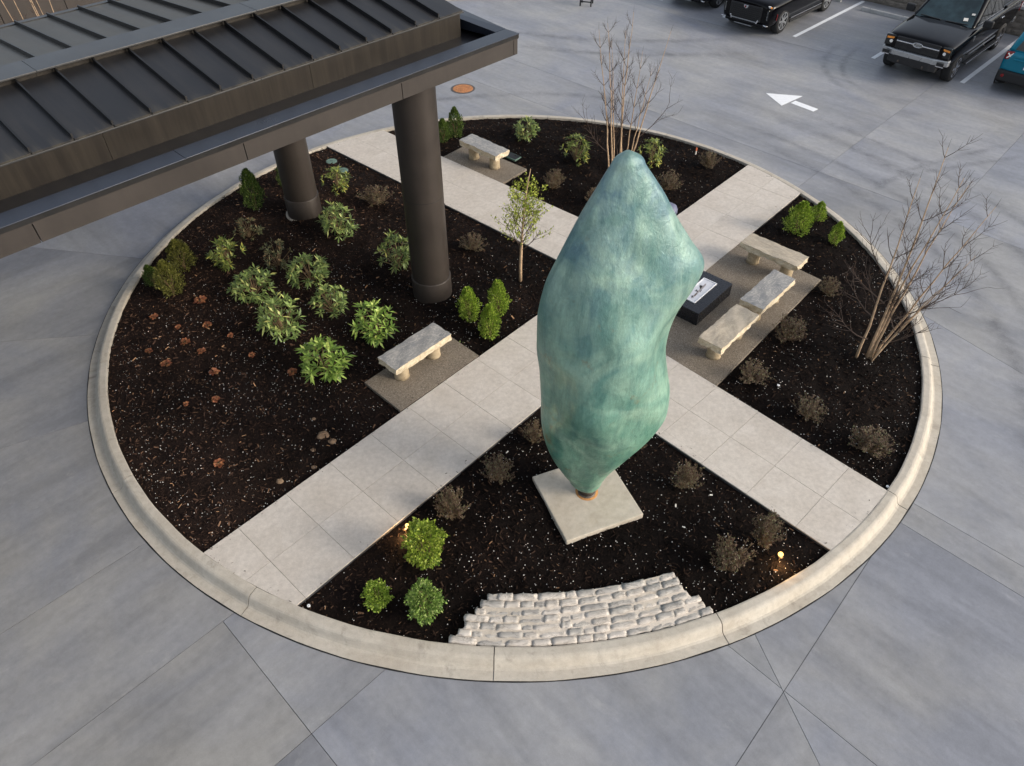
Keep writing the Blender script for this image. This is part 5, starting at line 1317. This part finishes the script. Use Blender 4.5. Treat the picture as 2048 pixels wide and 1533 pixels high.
for s in (-1, 1):
    MB().box((0, 0, 0), (.035, .50, .035)).build('grille_bar', 'chrome', gr, loc=(.028, s * .37, .05), bevel=.008)
    MB().box((0, 0, 0), (.025, .50, .02)).build('grille_bar', 'plastic', gr, loc=(.028, s * .37, -.06))
    h = MB().box((0, 0, 0), (.12, .34, .30)).build('headlight', 'glassdk', tk, loc=(2.835, s * .79, 1.00), bevel=.02); h.rotation_euler = (0, 0, s * -.22)
    MB().box((0, 0, 0), (.02, .28, .055)).build('amber_strip', 'amber', h, loc=(.056, 0, .065), bevel=.006); MB().lathe([(.045, 0), (.045, .012), (.001, .016)], 14, axis='X').build('lamp', 'whitelens', h, loc=(.055, 0, -.03))
    MB().box((0, 0, 0), (.04, .20, .09)).build('fog_recess', 'plastic', tk, loc=(2.985, s * .80, .70), bevel=.01)
    MB().box((0, 0, 0), (.02, .22, .025)).build('fog_trim', 'chrome', tk, loc=(2.992, s * .80, .645))
    MB().box((0, 0, 0), (.10, .05, .06)).build('tow_hook', 'post', tk, loc=(2.97, s * .36, .52), bevel=.01)
    mi = MB().box((0, 0, 0), (.12, .26, .20)).build('mirror', 'plastic', tk, loc=(1.02, s * 1.14, 1.42), bevel=.03); MB().box((0, 0, 0), (.01, .22, .16)).build('mirror_glass', 'glass', mi, loc=(-.062, 0, 0))
    MB().box((0, 0, 0), (2.7, .12, .04)).build('running_board', 'plastic', tk, loc=(.1, s * 1.03, .40), bevel=.01); MB().box((0, 0, 0), (2.7, .015, .03)).build('running_board_trim', 'chrome', tk, loc=(.1, s * 1.095, .41))
    MB().box((0, 0, 0), (2.2, .012, .05)).build('door_trim', 'chrome', tk, loc=(.1, s * 1.008, .60))
    for x in (.28, -.62): MB().box((0, 0, 0), (.22, .03, .04)).build('door_handle', 'chrome', tk, loc=(x - .3, s * 1.02, 1.16), bevel=.01)
    MB().box((0, 0, 0), (.03, .05, .14)).build('fender_vent', 'silver', tk, loc=(1.38, s * 1.0, 1.08))
    wl_ = MB().box((0, 0, 0), (.03, .62, .018)).build('wiper', 'plastic', tk, loc=(1.36, s * .38, 1.375)); wl_.rotation_euler = (0, 0, s * .12)
    MB().box((0, 0, 0), (.05, .16, .28)).build('tail_light', 'redlens', tk, loc=(-2.90, s * .90, 1.05), bevel=.015)
    for ax in (1.98, -1.70): wheel(tk, ax, s * .875, .405, .27, 'chrome', 6)
bp = MB(); bp.prism([(-.98, -.06), (-.55, .06), (.55, .06), (.98, -.06), (.98, -.22), (-.98, -.22)], .63, .80); bp.v = [(2.92 + y, x, z) for x, y, z in bp.v]; bp.build('front_bumper', 'silver', tk, bevel=.03, seg=3)
bl = MB(); bl.prism([(-.72, .02), (-.5, .09), (.5, .09), (.72, .02), (.72, -.16), (-.72, -.16)], .44, .66); bl.v = [(2.905 + y, x, z) for x, y, z in bl.v]; bl.build('bumper_lower', 'plastic', tk, bevel=.02)
MB().box((0, 0, 0), (.14, 1.9, .18)).build('rear_bumper', 'silver', tk, loc=(-2.95, 0, .62), bevel=.03)
em = MB().lathe([(.15, 0), (.15, .012), (.136, .02), (.128, .014), (.001, .014)], 32, axis='X'); em.v = [(x, y, z * .46) for x, y, z in em.v]
eo = em.build('emblem', 'chrome', gr, True, loc=(.03, 0, .05))
e2 = MB().lathe([(.127, .0142), (.127, .0165), (.001, .0165)], 32, axis='X'); e2.v = [(x, y, z * .42) for x, y, z in e2.v]; e2.build('emblem_field', 'silver', eo)
text('Ford', .115, 'plastic', eo, Matrix.Translation((.017, 0, 0)) @ FRONT)
# tag hanging in windscreen
MB().box((0, 0, 0), (.10, .12, .01)).build('paper_tag', 'litter', tk, loc=(1.22, .55, 1.47)).rotation_euler = (0, .62, .3)
MB().box((0, 0, 0), (.06, .09, .01)).build('sticker', 'litter', tk, loc=(1.05, .66, 1.592)).rotation_euler = (0, .62, .1)

# --- SUVs and the teal car
def suv(name, lab, loc, head, paint, L, W, H, wb, r, hood, belt, rimm='silver', spokes=7, boxy=0., front=True, cat='SUV'):
    e = empty(name, (*loc, 0), head); tag(e, lab, cat); f = L / 2; w = W / 2; fa = wb / 2
    st_ = [(f - .01, sec(w * .80, .40, hood * .72, hood * .86, w * .66)), (f - .07, sec(w * .90, .32, hood * .76, hood * .93, w * .76)), (f - .28, sec(w * .98, .28, hood * .80, hood * .97, w * .82)), (fa, sec(w, .26, hood * .84, hood, w * .86, .05)), (f * .46, sec(w, .25, belt * .82, belt * .985, w * .90, .04)), (f * .36, sec(w, .25, belt * .84, belt, w * .92, .02)),
           (-f * .5, sec(w, .26, belt * .85, belt * 1.01, w * .92, .02)), (-f + .40, sec(w * .99, .30, belt * .85, belt * 1.02, w * .90, .02)), (-f + .10, sec(w * .95, .38, belt * .80, belt * 1.0, w * .84, .02)), (-f + .01, sec(w * .86, .46, belt * .72, belt * .92, w * .74, .02))]
    body(e, st_, (fa, -fa), r, w, paint)
    x0, x1 = f * .44, -f + .10; X0, X1 = f * .44 - (.62 if boxy < .5 else .42), -f + (.42 if boxy < .5 else .24)
    Q = cabin(e, x0, x1, X0, X1, w * .91, w * .74, belt - .04, H, paint, [(.05, .06), (.95, .06), (.93, .92), (.07, .92)], [[(.10, .14), (.44, .14), (.44, .84), (.17, .84)], [(.46, .14), (.74, .14), (.74, .84), (.46, .84)], [(.76, .16), (.93, .18), (.90, .82), (.76, .84)]], [(.10, .10), (.90, .10), (.86, .86), (.14, .86)])
    for s in (-1, 1):
        for ax in (fa, -fa): wheel(e, ax, s * (w - .135), r, .25, rimm, spokes)
        mi = MB().box((0, 0, 0), (.13, .22, .15)).build('mirror', paint, e, loc=(x0 - .28, s * (w + .08), belt + .06), bevel=.03)
        MB().box((0, 0, 0), (wb - .95, .05, .09)).build('sill', 'plastic', e, loc=(0, s * (w - .015), .29), bevel=.012)
        MB().box((0, 0, 0), (wb - 1.0, .014, .022)).build('sill_trim', 'chrome', e, loc=(0, s * (w + .004), .40))
        for x in (.35, -.55): MB().box((0, 0, 0), (.19, .025, .03)).build('door_handle', paint, e, loc=(x, s * (w + .005), belt * .86), bevel=.008)
        MB().box((0, 0, 0), (L * .5, .03, .03)).build('roof_rail', 'blackmetal', e, loc=(-.35, s * w * .66, H + .02))
    if front:
        g_ = MB().box((0, 0, 0), (.06, W * .60, hood * .42)).build('grille', 'plastic', e, loc=(f - .012, 0, hood * .62), bevel=.02)
        for i in range(7): MB().box((0, 0, 0), (.012, W * .56, .012)).build('grille_bar', 'blackmetal', g_, loc=(.034, 0, (i - 3) * hood * .055))
        cr = MB(); cr.prism([(-.085, .045), (.085, .045), (.075, -.02), (0, -.06), (-.075, -.02)], 0, .02); cr.v = [(z, x, y) for x, y, z in cr.v]
        ce = cr.build('emblem', 'chrome', g_, loc=(.032, 0, hood * .15), bevel=.004)
        ci = MB(); ci.prism([(-.055, .03), (.0, .03), (.0, -.04), (-.05, -.015)], 0, .004); ci.v = [(.0205 + z, x, y) for x, y, z in ci.v]; ci.build('emblem_field', 'redlens', ce)
        ci = MB(); ci.prism([(.004, .03), (.055, .03), (.05, -.015), (.004, -.04)], 0, .004); ci.v = [(.0205 + z, x, y) for x, y, z in ci.v]; ci.build('emblem_field', 'silver', ce)
        MB().box((0, 0, 0), (.10, W * .72, .10)).build('bumper', paint, e, loc=(f - .02, 0, hood * .34), bevel=.03)
        MB().box((0, 0, 0), (.05, W * .50, .025)).build('bumper_trim', 'silver', e, loc=(f + .015, 0, hood * .405), bevel=.006)
        MB().box((0, 0, 0), (.05, W * .34, .02)).build('skid_trim', 'silver', e, loc=(f + .01, 0, .30), bevel=.006)
        for s in (-1, 1):
            h = MB().box((0, 0, 0), (.05, .24, .05)).build('headlight', 'whitelens', e, loc=(f - .10, s * w * .74, hood * .875), bevel=.01); h.rotation_euler = (0, 0, s * -.35)
            MB().box((0, 0, 0), (.04, .05, .04)).build('indicator', 'amber', h, loc=(-.0, s * .14, .0))
            v_ = MB().box((0, 0, 0), (.06, .13, hood * .30)).build('vertical_lamp', 'glassdk', e, loc=(f - .075, s * w * .78, hood * .64), bevel=.012); v_.rotation_euler = (0, 0, s * -.35)
            for i in range(7): MB().box((0, 0, 0), (.02, .11, .012)).build('lamp_rib', 'silver', v_, loc=(.025, 0, (i - 3) * hood * .036))
            c_ = MB().box((0, 0, 0), (.07, .34, .035)).build('corner_trim', 'chrome', e, loc=(f - .05, s * w * .72, hood * .36), bevel=.01); c_.rotation_euler = (0, 0, s * -.28)
            c_ = MB().box((0, 0, 0), (.06, .05, .13)).build('corner_trim', 'chrome', e, loc=(f + .0, s * w * .50, hood * .42), bevel=.01); c_.rotation_euler = (s * -.5, 0, 0)
            MB().box((0, 0, 0), (.03, .02, .20)).build('side_marker', 'redlens', e, loc=(fa + r * 1.28, s * (w * .985), .62), bevel=.005)
    else:
        b = -f
        MB().box((0, 0, 0), (.16, W * .90, .30)).build('rear_bumper', 'plastic', e, loc=(b + .02, 0, .46), bevel=.05, seg=3)
        MB().box((0, 0, 0), (.02, .46, .15)).build('number_plate', 'plaquew', e, loc=(b - .012, 0, .80), bevel=.005)
        MB().box((0, 0, 0), (.06, W * .62, .05)).build('tailgate_trim', paint, e, loc=(b + .0, 0, .93), bevel=.02)
        for s in (-1, 1):
            t = MB().box((0, 0, 0), (.07, .22, .22)).build('tail_light', 'redlens', e, loc=(b + .07, s * w * .79, belt * .88), bevel=.04, seg=3); t.rotation_euler = (0, 0, s * .42)
            MB().box((0, 0, 0), (.012, .19, .03), rot=Matrix.Rotation(R(45), 3, 'X')).box((0, 0, 0), (.013, .19, .03), rot=Matrix.Rotation(R(-45), 3, 'X')).build('cross_lamp', 'whitelens', t, loc=(-.036, 0, 0))
            MB().lathe([(.045, 0), (.045, -.02), (.001, -.024)], 14, axis='X').build('reflector', 'redlens', e, loc=(b - .055, s * w * .72, .48))
            for ax in (fa, -fa):
                m = MB(); m.lathe([(r * 1.12, 0), (r * 1.27, 0), (r * 1.27, .03), (r * 1.12, .03)], 28, axis='Y', cap=False); m.build('wheel_arch', 'plastic', e, loc=(ax, s * (w - .01) - (.03 if s > 0 else 0) + .0, r * 1.02))
    return e
suv('grilled_suv', 'black SUV with a large dark grille parked at the top edge', (9.56, 16.17), HD, 'paintblk', 4.99, 1.98, 1.66, 3.2, .40, 1.10, 1.13)
suv('dark_car', 'farthest dark car, only its front end showing at the top edge', (7.95, 18.75), HD, 'paintblk', 4.8, 1.9, 1.6, 3.0, .37, 1.02, 1.08)
suv('teal_car', 'teal compact car with black rear bumper cut off by the right edge', (16.14, 10.60), HD + math.pi, 'teal', 4.25, 1.82, 1.70, 2.56, .35, 1.05, 1.12, 'silver', 5, 1., False, 'car')
